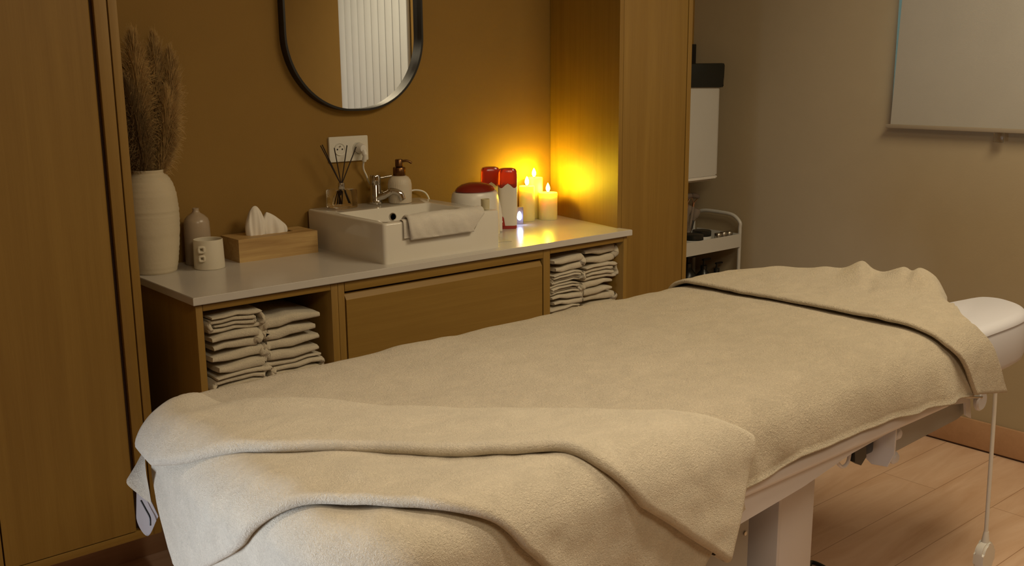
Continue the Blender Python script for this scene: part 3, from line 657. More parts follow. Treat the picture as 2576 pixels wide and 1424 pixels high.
# ------------------------------------------------------------------ trolley
TX0, TX1, TY0, TY1 = 3.12, 3.585, 2.68, 2.95
t = thing('utility_trolley', 'white metal trolley with bent tube handle behind the tall cabinet', 'trolley', (0, 0, 0))
def tray(z, h=.058):
    bm = bmesh.new()
    for a, b in (((TX0, TY0, z), (TX1, TY0+.003, z+h)), ((TX0, TY1-.003, z), (TX1, TY1, z+h)), ((TX0, TY0+.003, z), (TX0+.003, TY1-.003, z+h)), ((TX1-.003, TY0+.003, z), (TX1, TY1-.003, z+h)), ((TX0+.003, TY0+.003, z+.0005), (TX1-.003, TY1-.003, z+.003))): bm_box(bm, a, b)
    return from_bm('tray', bm, M['metal_white'], t)
tray(.628); tray(.385); tray(.14)
for x in (TX0+.003, TX1+.006):
    tube('side_frame', [(x, TY0+.010, .05), (x, TY0+.010, .35), (x, TY0+.010, .64), (x, TY0+.010, .68), (x, TY0+.010, .71), (x, TY0+.012, .735), (x-.0, TY0+.05, .762), (x, TY0+.12, .768), (x, TY1-.05, .765), (x, TY1-.012, .735), (x, TY1-.010, .71), (x, TY1-.010, .68), (x, TY1-.010, .64), (x, TY1-.010, .35), (x, TY1-.010, .05)], .008, M['metal_white'], t, 12)
for x in (TX0+.003, TX1+.006):
    for y in (TY0+.01, TY1-.01):
        q = lathe('caster', [(0, -.008), (.022, -.008), (.024, -.004), (.024, .004), (.022, .008), (0, .008)], M['black_plastic'], t, 24); q.rotation_euler = (PI/2, 0, 0); q.location = (x, y, .025)
tz = .6312
def jar(x, y, r, h, mat, lid, label, name='cream_jar', cat='jar', grp='small jars on the trolley tray'):
    t = thing(name, label, cat, (x, y, tz), 0, grp)
    lathe('jar_body', [(0, 0), (r, 0), (r*1.02, .002), (r, h*.7), (0, h*.7)], mat, t, 32); lathe('lid', [(0, h*.7+.0003), (r*.97, h*.7+.0003), (r*.97, h*.97), (r*.9, h), (0, h)], lid, t, 32)
jar(3.33, 2.735, .046, .075, M['white_plastic'], M['black_plastic'], 'wide white jar with black lid nearest the oak cabinet on the trolley')
jar(3.425, 2.765, .042, .078, M['white_plastic'], M['black_plastic'], 'wide white jar with black lid, second from the oak cabinet on the trolley')
jar(3.475, 2.715, .017, .065, M['glass'], M['steel'], 'small glass jar with metal lid, left of three on the trolley tray')
jar(3.518, 2.72, .017, .065, M['glass'], M['steel'], 'small glass jar with metal lid, middle of three on the trolley tray')
jar(3.562, 2.725, .017, .062, M['glass'], M['steel'], 'small glass jar with metal lid, right of three on the trolley tray')
t = thing('glass_tumbler', 'clear glass tumbler holding facial tools on the trolley', 'tumbler', (3.435, 2.85, tz))
lathe('tumbler_body', [(0, 0), (.036, 0), (.038, .003), (.040, .12), (.0385, .12), (.0365, .006), (0, .006)], M['glass'], t, 36)
def roller(loc, rx, ry, rz, label):
    t = thing('facial_roller', label, 'facial roller', loc, 0, 'facial rollers in the tumbler'); t.scale = (1.25,)*3; t.rotation_euler = (rx, ry, rz)
    tube('handle', [(0, 0, 0), (0, 0, .09)], .005, M['grey_brush'], t, 12, False)
    tubes('fork', [([(0, 0, .088), (0, 0, .105)], .004), ([(0, 0, .103), (.026, 0, .128)], .0018), ([(0, 0, .103), (-.026, 0, .128)], .0018)], M['copper'], t)
    q = lathe('stone_roller', [(0, -.023), (.008, -.022), (.0105, 0), (.008, .022), (0, .023)], plain('smoky_stone', (.16, .12, .10), .2), t, 20); q.rotation_euler = (0, PI/2, 0); q.location = (0, 0, .129)
roller((3.420, 2.840, tz+.058), 0, -.06, .1, 'rose-gold facial roller nearer the oak cabinet, in the tumbler')
roller((3.447, 2.852, tz+.056), 0, .22, .1, 'rose-gold facial roller tilted to the right in the tumbler')
def brush(loc, ry, label, s=1):
    t = thing('face_brush', label, 'brush', loc, 0, 'face brushes in the tumbler'); t.rotation_euler = (0, ry, 0)
    tube('brush_handle', [(0, 0, 0), (0, 0, .10)], [.004, .006], M['black_plastic'], t, 12, False)
    lathe('bristles', [(.007, .1), (.013, .112), (.020, .135), (.018, .150), (0, .158)], M['grey_brush'], t, 24)
brush((3.455, 2.870, tz+.01), .42, 'soft brown face brush leaning right out of the tumbler')
brush((3.440, 2.875, tz+.02), .16, 'brown face brush standing upright behind the rollers')
def pump_bottle(x, y, s, label):
    t = thing('pump_bottle', label, 'pump bottle', (x, y, .3885), 0, 'black pump bottles on the middle trolley shelf'); t.scale = (s, s, s)
    lathe('bottle', [(0, 0), (.034, 0), (.036, .004), (.036, .085), (.030, .105), (.014, .125), (.012, .13), (0, .13)], M['black_plastic'], t, 32)
    lathe('collar', [(0, .1303), (.014, .1303), (.014, .146), (.005, .148), (.004, .165), (0, .165)], M['black_plastic'], t, 24)
    boxes('pump_head', [((-.008, -.007, .1655), (.040, .007, .1745))], M['black_plastic'], t, .003)
pump_bottle(3.42, 2.83, 1.15, 'tallest black pump bottle, leftmost of three on the trolley')
pump_bottle(3.49, 2.80, 1.05, 'black pump bottle, middle of three on the trolley')
pump_bottle(3.555, 2.78, .92, 'smallest black pump bottle, right of three by the trolley leg')
t = thing('folded_cloth', 'pale green folded cloth on the middle shelf of the trolley', 'cloth', (3.30, 2.80, .3885)); 
boxes('cloth_layers', [((-.09, -.08, .0), (.05, .08, .03)), ((-.085, -.075, .031), (.045, .07, .058)), ((-.08, -.07, .059), (.02, .06, .08))], plain('pale_green_cloth', (.38, .42, .34), .9, bump=.5, bscale=90), t, .010)

# ------------------------------------------------------------------ treatment table
BX0, BX1, BY0, BY1, BT = .66, 2.86, 1.125, 1.90, .745
t = thing('treatment_table', 'white electric treatment table covered with beige towels', 'massage table', (0, 0, 0))
def slab(name, x0, x1, y0, y1, z0, z1, r, e, mat, seg=5):
    L = []; cx, cy = (x0+x1)/2, (y0+y1)/2
    for a in [PI/2*k/seg for k in range(seg+1)]: L.append([(x, y, z0+e-e*math.cos(a)) for x, y in rrect(x1-x0-2*e*(1-math.sin(a)), y1-y0-2*e*(1-math.sin(a)), r-e*(1-math.sin(a)), 8, cx, cy)])
    for a in [PI/2*k/seg for k in range(seg+1)]: L.append([(x, y, z1-e+e*math.sin(a)) for x, y in rrect(x1-x0-2*e*(1-math.cos(a)), y1-y0-2*e*(1-math.cos(a)), r-e*(1-math.cos(a)), 8, cx, cy)])
    n = len(L[0]); V = [p for l in L for p in l]
    Fc = [(i*n+k, i*n+(k+1) % n, (i+1)*n+(k+1) % n, (i+1)*n+k) for i in range(len(L)-1) for k in range(n)]+[tuple(range(n))[::-1], tuple(range((len(L)-1)*n, len(L)*n))]
    return mesh(name, V, Fc, mat, t, angle=50)
slab('mattress', BX0, 2.28, BY0, BY1, .635, BT, .15, .03, M['bed_white'])
hp = [tuple(p[:2]) for p in catmull([(2.283, 1.112, 0), (2.50, 1.110, 0), (2.70, 1.112, 0), (2.80, 1.135, 0), (2.865, 1.185, 0), (2.893, 1.25, 0), (2.865, 1.305, 0), (2.78, 1.325, 0), (2.69, 1.345, 0), (2.64, 1.42, 0), (2.60, 1.58, 0), (2.50, 1.74, 0), (2.40, 1.83, 0), (2.283, 1.86, 0)], 5)]
cx_, cy_ = 2.5, 1.25
def inset(d):
    n_ = len(hp); o = []
    for k in range(n_):
        a_, b_ = Vector(hp[k-1]), Vector(hp[(k+1) % n_]); tt = (b_-a_).normalized(); o.append((hp[k][0]-tt.y*d, hp[k][1]+tt.x*d))
    return o
Lh = [[(x, y, .612) for x, y in inset(.012)], [(x, y, .620) for x, y in inset(.003)], [(x, y, .632) for x, y in hp], [(x, y, .718) for x, y in hp], [(x, y, .728) for x, y in inset(.0035)], [(x, y, .7285) for x, y in inset(-.0005)], [(x, y, .736) for x, y in inset(.001)], [(x, y, .745) for x, y in inset(.010)], [(x, y, .749) for x, y in inset(.022)]]
nh = len(hp); mesh('head_cushion', [p for l_ in Lh for p in l_], [(a_*nh+k, a_*nh+(k+1) % nh, (a_+1)*nh+(k+1) % nh, (a_+1)*nh+k) for a_ in range(len(Lh)-1) for k in range(nh)]+[tuple(range(nh))[::-1]]+[tuple((len(Lh)-1)*nh+q for q in tri) for tri in tessellate_polygon([[Vector(p) for p in Lh[-1]]])], M['bed_white'], t, angle=50)
slab('side_rail', .85, 2.36, BY0-.035, BY1-.03, .593, .634, .06, .012, M['frame_white'], 3)
# tapered lower rail: outline in x,z swept in y
prism('lower_rail', [(.95, .592), (2.20, .592), (1.90, .578), (1.72, .552), (1.45, .53), (1.2, .51), (.95, .50)], BY0-.02, BY0+.05, 'y', M['frame_white'], t, .003)
prism('lower_rail', [(.95, .592), (2.30, .592), (1.90, .578), (1.72, .552), (1.45, .53), (1.2, .51), (.95, .50)], BY1-.09, BY1-.04, 'y', M['frame_white'], t, .003)
prism('head_beam', [(2.10, .600), (2.54, .611), (2.53, .505), (2.50, .498), (2.17, .488), (2.115, .497)], BY0+.035, BY0+.055, 'y', M['grey_panel'], t, .003)
prism('head_beam', [(2.10, .600), (2.54, .611), (2.53, .505), (2.50, .498), (2.17, .488), (2.115, .497)], BY1-.10, BY1-.08, 'y', M['grey_panel'], t, .003)
box('column', (1.855, 1.245, .02), (1.990, 1.80, .545), M['frame_white'], t, .006)
box('column_edge', (1.845, 1.2445, .02), (1.856, 1.80, .545), M['bed_white'], t, .002)
box('column', (1.20, 1.25, .02), (1.745, 1.80, .55), M['grey_panel'], t, .005)
box('column_core', (1.746, 1.36, .02), (1.844, 1.78, .55), M['dark_grey'], t, .002)
box('base_plate', (1.0, 1.22, .0), (2.2, 1.82, .035), M['frame_white'], t, .01)
q = lathe('screw', [(0, 0), (.005, 0), (.005, .002), (0, .003)], M['steel'], t, 16); q.rotation_euler = (PI/2, 0, 0); q.location = (1.728, 1.249, .395)
# bracket plate with two white end knobs
def disc(name, loc, r, th, mat, par, ax='x'):
    q = lathe(name, [(0, 0), (r*.85, 0), (r, th*.3), (r, th*.7), (r*.85, th), (0, th)], mat, par, 28)
    q.rotation_euler = (0, PI/2, 0) if ax == 'x' else (PI/2, 0, 0); q.location = loc; return q
prism('bracket_plate', [(1.115, .600), (1.20, .600), (1.20, .50), (1.17, .480), (1.13, .485), (1.115, .52)], 2.100, 2.106, 'x', M['frame_white'], t, .001)
for kz, kx in ((.556, 2.140), (.498, 2.135)):
    q = lathe('end_knob', [(0, 0), (.006, 0), (.006, .012), (.015, .016), (.0155, .022), (.010, .029), (0, .031)], M['bed_white'], t, 28); q.rotation_euler = (PI/2, 0, 0); q.location = (kx, 1.154, kz)
prism('clip', [(1.955, .560), (2.0, .565), (2.005, .535), (1.985, .520), (1.958, .535)], 1.13, 1.145, 'y', M['black_plastic'], t)
tube('cable_hook', [(1.900, 1.14, .568), (1.905, 1.14, .545), (1.925, 1.14, .530), (1.945, 1.14, .535), (1.952, 1.14, .56)], .004, M['frame_white'], t, 10)
boxes('motor_mechanism', [((2.04, 1.16, .515), (2.09, 1.23, .56)), ((2.02, 1.20, .545), (2.08, 1.40, .58))], M['black_plastic'], t, .006)
# paper-roll holder near the head
tube('roll_bar', [(2.43, 1.14, .590), (2.47, 1.135, .575), (2.54, 1.125, .560)], .006, M['steel'], t, 12)
disc('end_knob', (2.545, 1.135, .548), .027, .014, M['bed_white'], t, 'y')
prism('roll_bracket', [(2.42, .60), (2.47, .585), (2.515, .555), (2.53, .50), (2.50, .515), (2.49, .55), (2.43, .56)], 1.14, 1.146, 'y', M['frame_white'], t)

# remote hanging on its cord
t = thing('hand_control', 'white hand control hanging on its cord beside the head of the table', 'remote control', (2.672, 1.135, .065))
tube('cord', [(-.030, .0, .555), (-.028, .0, .50), (-.020, .0, .40), (-.009, .0, .22), (.0, .0, .06)], .0055, M['cable_white'], t, 12)
lathe('strain_relief', [(0, .040), (.010, .040), (.010, .050), (.0065, .075), (0, .075)], M['white_plastic'], t, 20)
slabv = prism('housing', rrect(.070, .088, .030, 8, 0, 0), -.014, .014, 'y', M['white_plastic'], t, .006)
c = tube('floor_cable', [(2.03, 1.42, .006), (2.20, 1.44, .006), (2.33, 1.47, .006), (2.39, 1.49, .006), (2.36, 1.40, .006), (2.2, 1.30, .006)], .006, M['black_plastic']); tag(c, 'black cable lying on the floor beside the table column', 'cable')

# ------------------------------------------------------------------ towels over the table
HX0, HX1, HY0, HY1, RP, ZT, RE = .64, 2.85, 1.10, 1.92, .18, .755, .06
def sdf(P):
    cx, cy = (HX0+HX1)/2, (HY0+HY1)/2
    qx = np.abs(P[:, 0]-cx)-(HX1-HX0)/2+RP; qy = np.abs(P[:, 1]-cy)-(HY1-HY0)/2+RP
    d2 = np.minimum(np.maximum(qx, qy), 0)+np.hypot(np.maximum(qx, 0), np.maximum(qy, 0))-RP
    a = d2+RE; b = P[:, 2]-ZT+RE
    return np.minimum(np.maximum(a, b), 0)+np.hypot(np.maximum(a, 0), np.maximum(b, 0))-RE
def project(P, off):
    """push points radially from the table's inner core onto the draped surface at distance off"""
    C = np.stack([np.clip(P[:, 0], .95, 2.5), np.clip(P[:, 1], 1.42, 1.60), np.minimum(P[:, 2], .55)], 1)
    D = P-C; D /= np.linalg.norm(D, axis=1)[:, None]+1e-9; lo = np.zeros(len(P)); hi = np.full(len(P), 1.5)
    for _ in range(34):
        mid = (lo+hi)/2; ins = sdf(C+D*mid[:, None]) < off; lo = np.where(ins, mid, lo); hi = np.where(ins, hi, mid)
    return C+D*lo[:, None]
def vnoise(P, sc, seed=0):
    q = P*sc+seed*17.3; i = np.floor(q).astype(int); f = q-i; f = f*f*(3-2*f); out = 0
    def h(a): 
        n_ = (a[:, 0]*73856093) ^ (a[:, 1]*19349663) ^ (a[:, 2]*83492791) ^ (seed*7919); n_ = (n_*1103515245+12345) & 0x7fffffff; return n_/0x7fffffff
    for dx in (0, 1):
        for dy in (0, 1):
            for dz in (0, 1):
                wgt = (f[:, 0] if dx else 1-f[:, 0])*(f[:, 1] if dy else 1-f[:, 1])*(f[:, 2] if dz else 1-f[:, 2]); out = out+wgt*h(i+np.array([dx, dy, dz]))
    return out
def curve(pts, n):
    A = np.array(catmull(pts, 10)); d = np.r_[0, np.cumsum(np.linalg.norm(np.diff(A, axis=0), axis=1))]; s = np.linspace(0, d[-1], n)
    return np.stack([np.interp(s, d, A[:, k]) for k in range(3)], 1)
def grid_faces(nr, nc): return [(j*nc+i, j*nc+i+1, (j+1)*nc+i+1, (j+1)*nc+i) for j in range(nr-1) for i in range(nc-1)]
def tier(name, T, B, offT, offB, th, mat, ns, nv, seed, label, cat, group=None, ext=10, folds=(), amp=.004, left=0):
    Tc, Bc = curve(T, ns), curve(B, ns); rows = []
    # hidden continuation round the far side of the foot end
    for v in np.linspace(0, 1, nv): rows.append(Tc*(1-v)+Bc*v)
    G = np.array(rows)                                  # nv x ns x 3
    offs = np.repeat(np.linspace(offT, offB, nv)[:, None], ns, 1)
    E = np.array([[G[j, 0]+np.array([.006, .055, 0])*(ext-k)*.8*min(1, 2.2*j/nv)**.7 for k in range(ext)] for j in range(nv)]); G = np.concatenate([E, G], 1); offs = np.concatenate([np.repeat(offs[:, :1], ext, 1), offs], 1)
    nc = ns+ext; P = G.reshape(-1, 3); P = project(P, 0)
    nz = (vnoise(P, 9, seed)-.5)*amp*2+(vnoise(P, 28, seed+1)-.5)*amp*.9
    u = np.tile(np.arange(nc)/(nc-1), nv); v = np.repeat(np.linspace(0, 1, nv), nc)
    for (u0, v0, u1, v1, wd, hgt) in folds:              # soft creases running over the cloth
        a = np.array([u0, v0]); d = np.array([u1, v1])-a; L2 = d@d; q = np.stack([u, v], 1)-a; s = np.clip(q@d/L2, 0, 1); dist = np.linalg.norm(q-s[:, None]*d, axis=1)
        nz = nz+.55*hgt*np.exp(-(dist/wd)**2)*np.sin(s*PI)
    off = offs.reshape(-1)+nz
    if left: off = off-left*np.clip(1-u*9, 0, 1)**1.3
    P2 = np.zeros_like(P); 
    # vectorised projection with varying offset
    C = np.stack([np.clip(P[:, 0], .95, 2.5), np.clip(P[:, 1], 1.42, 1.60), np.minimum(P[:, 2], .55)], 1); D = P-C; ln = np.linalg.norm(D, axis=1)[:, None]; D = D/ln
    eps = 1e-3; g = np.stack([(sdf(P+np.eye(3)[k]*eps)-sdf(P-np.eye(3)[k]*eps))/(2*eps) for k in range(3)], 1); g /= np.linalg.norm(g, axis=1)[:, None]+1e-9
    P2 = P+g*off[:, None]
    V = P2.reshape(nv, nc, 3); Gn = g.reshape(nv, nc, 3)
    # hem: roll inward
    down = V[-1]-V[-2]; down /= np.linalg.norm(down, axis=1)[:, None]+1e-9; lip = []
    r = th/2; c0_ = V[-1]-Gn[-1]*r
    for a in (PI/5, 2*PI/5, 3*PI/5, 4*PI/5, PI): lip.append(c0_+Gn[-1]*r*math.cos(a)+down*r*math.sin(a))
    inner = [lip[-1]-down*.010*k-Gn[-1]*.004*k for k in (1, 2, 3)]
    # right hem
    V = np.concatenate([V, np.array(lip), np.array(inner)], 0); nr = V.shape[0]
    Gx = np.concatenate([Gn, np.repeat(Gn[-1:], 8, 0)], 0)
    side = V[:, -1]-V[:, -2]; side /= np.linalg.norm(side, axis=1)[:, None]+1e-9; cs = []
    for a in (PI/4, PI/2, 3*PI/4, PI): cs.append(V[:, -1]-Gx[:, -1]*r*.8*(1-math.cos(a))+side*r*.8*math.sin(a))
    cs.append(cs[-1]-side*.012-Gx[:, -1]*.004)
    V = np.concatenate([V, np.array(cs).transpose(1, 0, 2)], 1); nc2 = V.shape[1]
    # top hem: tuck down so that the sheet reads as a thick layer
    top = V[0]-V[1]; top /= np.linalg.norm(top, axis=1)[:, None]+1e-9; g0 = np.concatenate([Gn[0], np.repeat(Gn[0][-1:], 5, 0)], 0)
    tt = [V[0]-g0*r*(1-math.cos(a))+top*r*math.sin(a) for a in (PI, 3*PI/4, PI/2, PI/4)]
    V = np.concatenate([np.array(tt), V], 0)
    o = mesh(name, V.reshape(-1, 3).tolist(), grid_faces(V.shape[0], nc2), mat, None, angle=180)
    return tag(o, label, cat, group) if label else o
AT = [(.747, 1.797, .795), (.806, 1.737, .795), (.864, 1.676, .795), (.92, 1.614, .795), (.973, 1.55, .795), (1.026, 1.487, .795), (1.08, 1.426, .795), (1.133, 1.367, .795), (1.187, 1.31, .795), (1.239, 1.251, .795), (1.286, 1.189, .795), (1.338, 1.134, .791), (1.409, 1.094, .771), (1.494, 1.067, .731)]
AB = [(.604, 1.721, .737), (.617, 1.601, .759), (.646, 1.518, .785), (.685, 1.465, .799), (.733, 1.433, .8), (.778, 1.394, .8), (.821, 1.351, .8), (.862, 1.307, .8), (.903, 1.263, .8), (.944, 1.219, .8), (.986, 1.177, .8), (1.032, 1.141, .798), (1.085, 1.112, .789), (1.126, 1.078, .761), (1.18, 1.058, .719), (1.252, 1.055, .66), (1.329, 1.055, .591), (1.415, 1.055, .519)]
BB = [(.61, 1.619, .545), (.61, 1.485, .628), (.61, 1.376, .705), (.63, 1.316, .751), (.658, 1.267, .775), (.689, 1.22, .782), (.723, 1.181, .783), (.759, 1.147, .781), (.8, 1.119, .775), (.848, 1.101, .763), (.897, 1.084, .743), (.942, 1.07, .704), (.992, 1.07, .647), (1.044, 1.07, .586), (1.113, 1.07, .534), (1.195, 1.07, .486), (1.271, 1.07, .489), (1.35, 1.07, .497)]
def mixc(A, B, k, n=16): a, b = curve(A, n), curve(B, n); return [tuple(x) for x in (a*(1-k)+b*k)]
CB = [(.61, 1.56, .36), (.61, 1.46, .36), (.61, 1.36, .36), (.66, 1.2, .36), (.76, 1.12, .36), (.9, 1.08, .36), (1.05, 1.07, .37), (1.2, 1.07, .39), (1.30, 1.07, .42)]
tier('foot_towel', mixc(AT, BB, .75), CB, .008, .010, .014, M['terry_big'], 110, 60, 5, ext=1, left=.010, label='plush cream towel hanging lowest over the foot of the table, under two others', cat='towel', group='plush towels over the foot of the table', amp=.006,
     folds=((.35, .3, .30, 1, 0.078, .006), (.6, .3, .62, 1, 0.078, .005), (.2, .3, .18, 1, 0.078, .006)))
tier('foot_towel', mixc(AT, AB, .70), BB, .026, .030, .020, M['terry_big'], 150, 70, 6, ext=1, left=.006, label='plush cream towel in the middle of three layers at the foot of the table', cat='towel', group='plush towels over the foot of the table', amp=.005,
     folds=((.52, .5, .38, .95, 0.078, .007), (.42, .5, .3, .9, 0.078, .005), (.24, .3, .25, 1, 0.052, .006)))
tier('foot_towel', AT, AB, .036, .048, .024, M['terry_big'], 150, 50, 7, left=.020, label='plush cream towel folded back on top at the foot of the table', cat='towel', group='plush towels over the foot of the table', amp=.004,
     folds=((.60, .1, .52, .75, 0.052, .008), (.36, .2, .28, .9, 0.078, .004), (.80, .05, .86, .6, 0.052, .006), (.68, .1, .70, .9, 0.078, -.004)))

# main sheet over the table
def sheet():
    nx, nv = 240, 90; xs = np.linspace(0, 1, nx); XR_ = 2.385
    hem = np.interp(1.30+(XR_-1.30)*xs, [.95, 1.50, 1.60, 1.80, 1.96, 2.11, 2.26, 2.42, 2.5, 2.7], [.60, .632, .645, .640, .640, .634, .630, .612, .604, .59])
    V = []
    for i, x in enumerate(xs):
        path = [(1.945, .70), (1.935, .735), (1.90, .768), (1.86, .775)]; 
        prof = [(1.955, .60), (1.952, .66), (1.945, .72), (1.925, .757), (1.885, .774), (1.80, .777), (1.5, .777), (1.25, .776), (1.17, .771), (1.125, .755), (1.098, .728), (1.087, .70), (1.083, .67), (1.082, hem[i]+.006), (1.083, hem[i])]
        P = catmull([(0, a, b) for a, b in prof], 8); d = [0]
        for k in range(1, len(P)): d.append(d[-1]+(P[k]-P[k-1]).length)
        s = np.linspace(0, d[-1], nv); ys = np.interp(s, d, [p.y for p in P]); zs = np.interp(s, d, [p.z for p in P])
        for y, z in zip(ys, zs):
            xl = np.interp(y, [1.08, 1.19, 1.37, 1.55, 1.74, 1.95], [1.40, 1.215, 1.065, .905, .715, .70]); X = xl+(XR_-xl)*x
            
            if X < 1.0 and y > 1.6:
                y = min(y, 1.74+math.sqrt(max(0, .195**2-max(0, .82-X)**2)))
                aa = math.hypot(max(0, .82-X), max(0, y-1.74))-.18+.06
                z = min(z, .695+math.sqrt(max(0, .06**2-max(0, min(aa, .06))**2))+.027)
            V.append((X, y, z))
    A = np.array(V); nz = (vnoise(A, 7, 3)-.5)*.010+(vnoise(A, 22, 4)-.5)*.004
    sidem = A[:, 2] < .755
    top = ~sidem
    A[:, 2] += np.where(A[:, 2] > .74, nz, 0)
    # fold bulging out from the table side near the head
    f = np.exp(-((A[:, 0]-2.22)/.16)**2)*np.clip((.74-A[:, 2])/.10, 0, 1)*(A[:, 1] < 1.3); A[:, 1] -= f*.016*(1+.5*np.sin(A[:, 0]*40))
    A[:, 1] -= ((vnoise(A, 14, 8)-.5)*.012)*(A[:, 1] < 1.14)
    Fc = grid_faces(nx, nv)
    # hem lip
    base = len(A); hemv = A.reshape(nx, nv, 3)[:, -1]; L2 = []
    for k, (dy, dz) in enumerate(((-.003, -.002), (-.003, -.006), (0.001, -.008), (.006, -.004), (.008, .02))): L2.append(hemv+np.array([0, dy, dz]))
    V2 = np.concatenate([A]+L2, 0); prev = [i*nv+nv-1 for i in range(nx)]
    for k in range(5):
        cur = [base+k*nx+i for i in range(nx)]
        for i in range(nx-1): Fc.append((prev[i], cur[i], cur[i+1], prev[i+1]))
        prev = cur
    return tag(mesh('table_towel', V2.tolist(), Fc, M['terry'], None, angle=180), 'large beige towel spread over the middle of the treatment table', 'towel')
sheet()

# head towel: a folded band across the head end, rumpled at its far end
def band():
    nu, nv = 90, 170; V = []
    ys = np.concatenate([np.linspace(1.93, 1.90, 6)[:-1], np.linspace(1.90, 1.17, 110)[:-1], ])
    prof = [(1.958, .62), (1.95, .70), (1.925, .765), (1.88, .793), (1.80, .797), (1.5, .797), (1.25, .796), (1.165, .790), (1.11, .770), (1.078, .735), (1.066, .70), (1.062, .66), (1.060, .610)]
    P = catmull([(0, a, b) for a, b in prof], 10); d = [0]
    for k in range(1, len(P)): d.append(d[-1]+(P[k]-P[k-1]).length)
    s = np.linspace(0, d[-1], nv); Y = np.interp(s, d, [p.y for p in P]); Z = np.interp(s, d, [p.z for p in P]); sn = s/d[-1]
    x0 = np.interp(sn, [0, .12, .3, .6, .80, .86, .92, 1], [2.25, 2.245, 2.256, 2.262, 2.262, 2.275, 2.32, 2.372])
    x1 = np.interp(sn, [0, .10, .2, .35, .45, .52, .58, .66, .76, .83, .90, 1], [2.44, 2.50, 2.60, 2.68, 2.71, 2.74, 2.76, 2.60, 2.53, 2.505, 2.52, 2.575])
    x1 = np.array([np.interp(y, [1.11, 1.16, 1.22, 1.28, 1.33, 1.40, 1.50, 1.60, 1.70, 1.80, 1.88, 1.96], [2.430, 2.465, 2.545, 2.64, 2.735, 2.735, 2.70, 2.66, 2.60, 2.52, 2.47, 2.42]) if y > 1.115 else np.interp(z, [.60, .70, .76], [2.548, 2.476, 2.440]) for y, z in zip(Y, Z)])
    hemz = np.interp(np.linspace(0, 1, nu), [0, 1], [.622, .590])
    for j in range(nv):
        for i in range(nu):
            u = i/(nu-1); x = x0[j]+(x1[j]-x0[j])*u; z = Z[j]; y = Y[j]
            if y < 1.09: z = z+(hemz[i]-.610)*np.clip((.74-z)/.13, 0, 1)
            # rumples
            def g(cx, cy, wx, wy, h, rot=0):
                dx, dy = x-cx, y-cy; a, b = dx*math.cos(rot)+dy*math.sin(rot), -dx*math.sin(rot)+dy*math.cos(rot); return h*math.exp(-(a/wx)**2-(b/wy)**2)
            top = z > .74
            if top and y > 1.1:
                z += g(2.62, 1.53, .11, .050, .046, .35)+g(2.65, 1.365, .075, .060, .050, .2)+g(2.50, 1.72, .12, .12, .022)+g(2.68, 1.44, .13, .05, .034, .2)+g(2.58, 1.62, .10, .05, .020, .4)+g(2.60, 1.515, .10, .020, .007, .55)-g(2.66, 1.40, .08, .014, .014, .3)-g(2.56, 1.47, .09, .014, .010, .5)
                z += .006*math.sin(x*30+y*14)*max(0, u-.2)*(1 if y > 1.2 else 0)
                if y > 1.22 and u > .84: z -= ((u-.84)/.16)**1.5*.045*min(1, (y-1.22)/.06)
            V.append((x, y, z))
    A = np.array(V); nz = (vnoise(A, 12, 13)-.5)*.007+(vnoise(A, 32, 14)-.5)*.003; A[:, 2] += np.where(A[:, 2] > .75, nz, 0); A[:, 1] += np.where(A[:, 2] < .74, nz*.8, 0)
    G = A.reshape(nv, nu, 3)
    # thickness: lips on the inner, outer and near hems
    e = 1e-9; nrm = np.cross(np.gradient(G, axis=1), np.gradient(G, axis=0)); nrm /= np.linalg.norm(nrm, axis=2)[:, :, None]+e
    if nrm[nv//2, nu//2, 2] < 0: nrm = -nrm
    r = .006
    def lip(edge, dirn, nn, deep):
        return [edge-nn*r*(1-math.cos(a))+dirn*r*math.sin(a) for a in (PI/4, PI/2, 3*PI/4, PI)]+[edge-nn*(2*r)-dirn*deep]
    dl = G[:, 0]-G[:, 1]; dl /= np.linalg.norm(dl, axis=1)[:, None]+e; L0 = lip(G[:, 0], dl, nrm[:, 0], .03)
    dr = G[:, -1]-G[:, -2]; dr /= np.linalg.norm(dr, axis=1)[:, None]+e; L1 = lip(G[:, -1], dr, nrm[:, -1], .03)
    G = np.concatenate([np.array(L0[::-1]).transpose(1, 0, 2), G, np.array(L1).transpose(1, 0, 2)], 1); N2 = np.concatenate([np.repeat(nrm[:, :1], 5, 1), nrm, np.repeat(nrm[:, -1:], 5, 1)], 1)
    db = G[-1]-G[-2]; db /= np.linalg.norm(db, axis=1)[:, None]+e; Lb = lip(G[-1], db, N2[-1], .02); G = np.concatenate([G, np.array(Lb)], 0)
    return tag(mesh('head_towel', G.reshape(-1, 3).tolist(), grid_faces(G.shape[0], G.shape[1]), M['terry'], None, angle=180), 'beige towel folded across the head end of the table, rumpled at the far side', 'towel')
band()

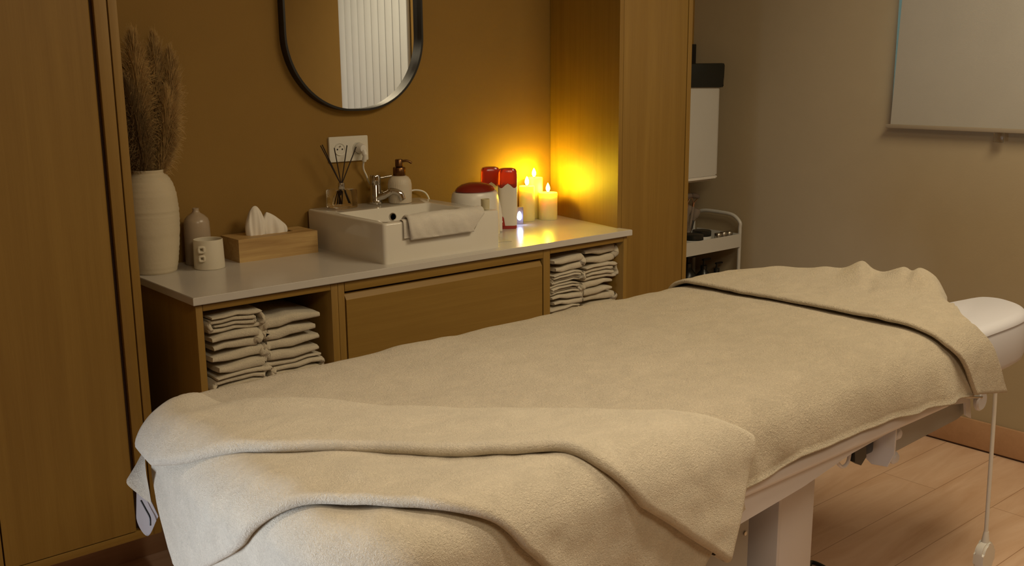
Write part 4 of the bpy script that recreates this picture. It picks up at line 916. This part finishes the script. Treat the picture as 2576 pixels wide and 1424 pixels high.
# things hanging at the far foot corner: thin cloth ends
def hanging(name, pts_top, pts_bot, mat, parent=None, label=None, cat=None, depth=.03, seed=2):
    nu, nv = 30, 24; T, B = curve(pts_top, nu), curve(pts_bot, nu); G = np.array([T*(1-v)+B*v for v in np.linspace(0, 1, nv)])
    P = G.reshape(-1, 3); nz = (vnoise(P, 16, seed)-.5)*.02; d = np.array([-.35, -.94, 0]); P = P+d*nz[:, None]; F1 = P; Bk = P-d*.006
    V = np.concatenate([F1, Bk]); n = nu*nv; f = grid_faces(nv, nu); Fc = f+[tuple(q+n for q in x[::-1]) for x in f]
    bd = [i for i in range(nu)]+[j*nu+nu-1 for j in range(1, nv)]+[(nv-1)*nu+i for i in range(nu-2, -1, -1)]+[j*nu for j in range(nv-2, 0, -1)]
    for k in range(len(bd)): a, b = bd[k], bd[(k+1) % len(bd)]; Fc.append((a, b, b+n, a+n))
    return tag(mesh(name, V.tolist(), Fc, mat, parent, angle=60), label, cat)

pf = (1.80, 1.86)
hc = thing('hanging_cloth', 'thin pale cloth hanging at the far foot corner of the treatment table', 'cloth', (0, 0, 0))
hanging('cloth_fold', [(.66, 1.86, .70), (.633, 1.80, .70), (.618, 1.76, .70), (.606, 1.725, .695)], [(.625, 1.86, .648), (.600, 1.815, .652), (.606, 1.78, .640), (.614, 1.735, .630)], M['terry'], hc)
hanging('cloth_tail', [(.64, 1.87, .66), (.625, 1.83, .655), (.615, 1.79, .65), (.613, 1.75, .65)], [(.636, 1.86, .60), (.612, 1.815, .575), (.618, 1.78, .553), (.628, 1.745, .600)], M['cloth_dark'], hc, seed=5)
tube('black_trim', [(.606, 1.765, .632), (.611, 1.758, .615), (.615, 1.752, .60), (.614, 1.750, .585)], .0016, M['black'], hc, 8)
fl = hanging('towel_flap', [(1.41, 1.068, .66), (1.43, 1.067, .655), (1.452, 1.066, .645)], [(1.400, 1.070, .565), (1.44, 1.068, .572), (1.474, 1.064, .590)], M['terry_big'], None, 'small corner of a cream towel peeping out beside the top foot towel', 'towel')
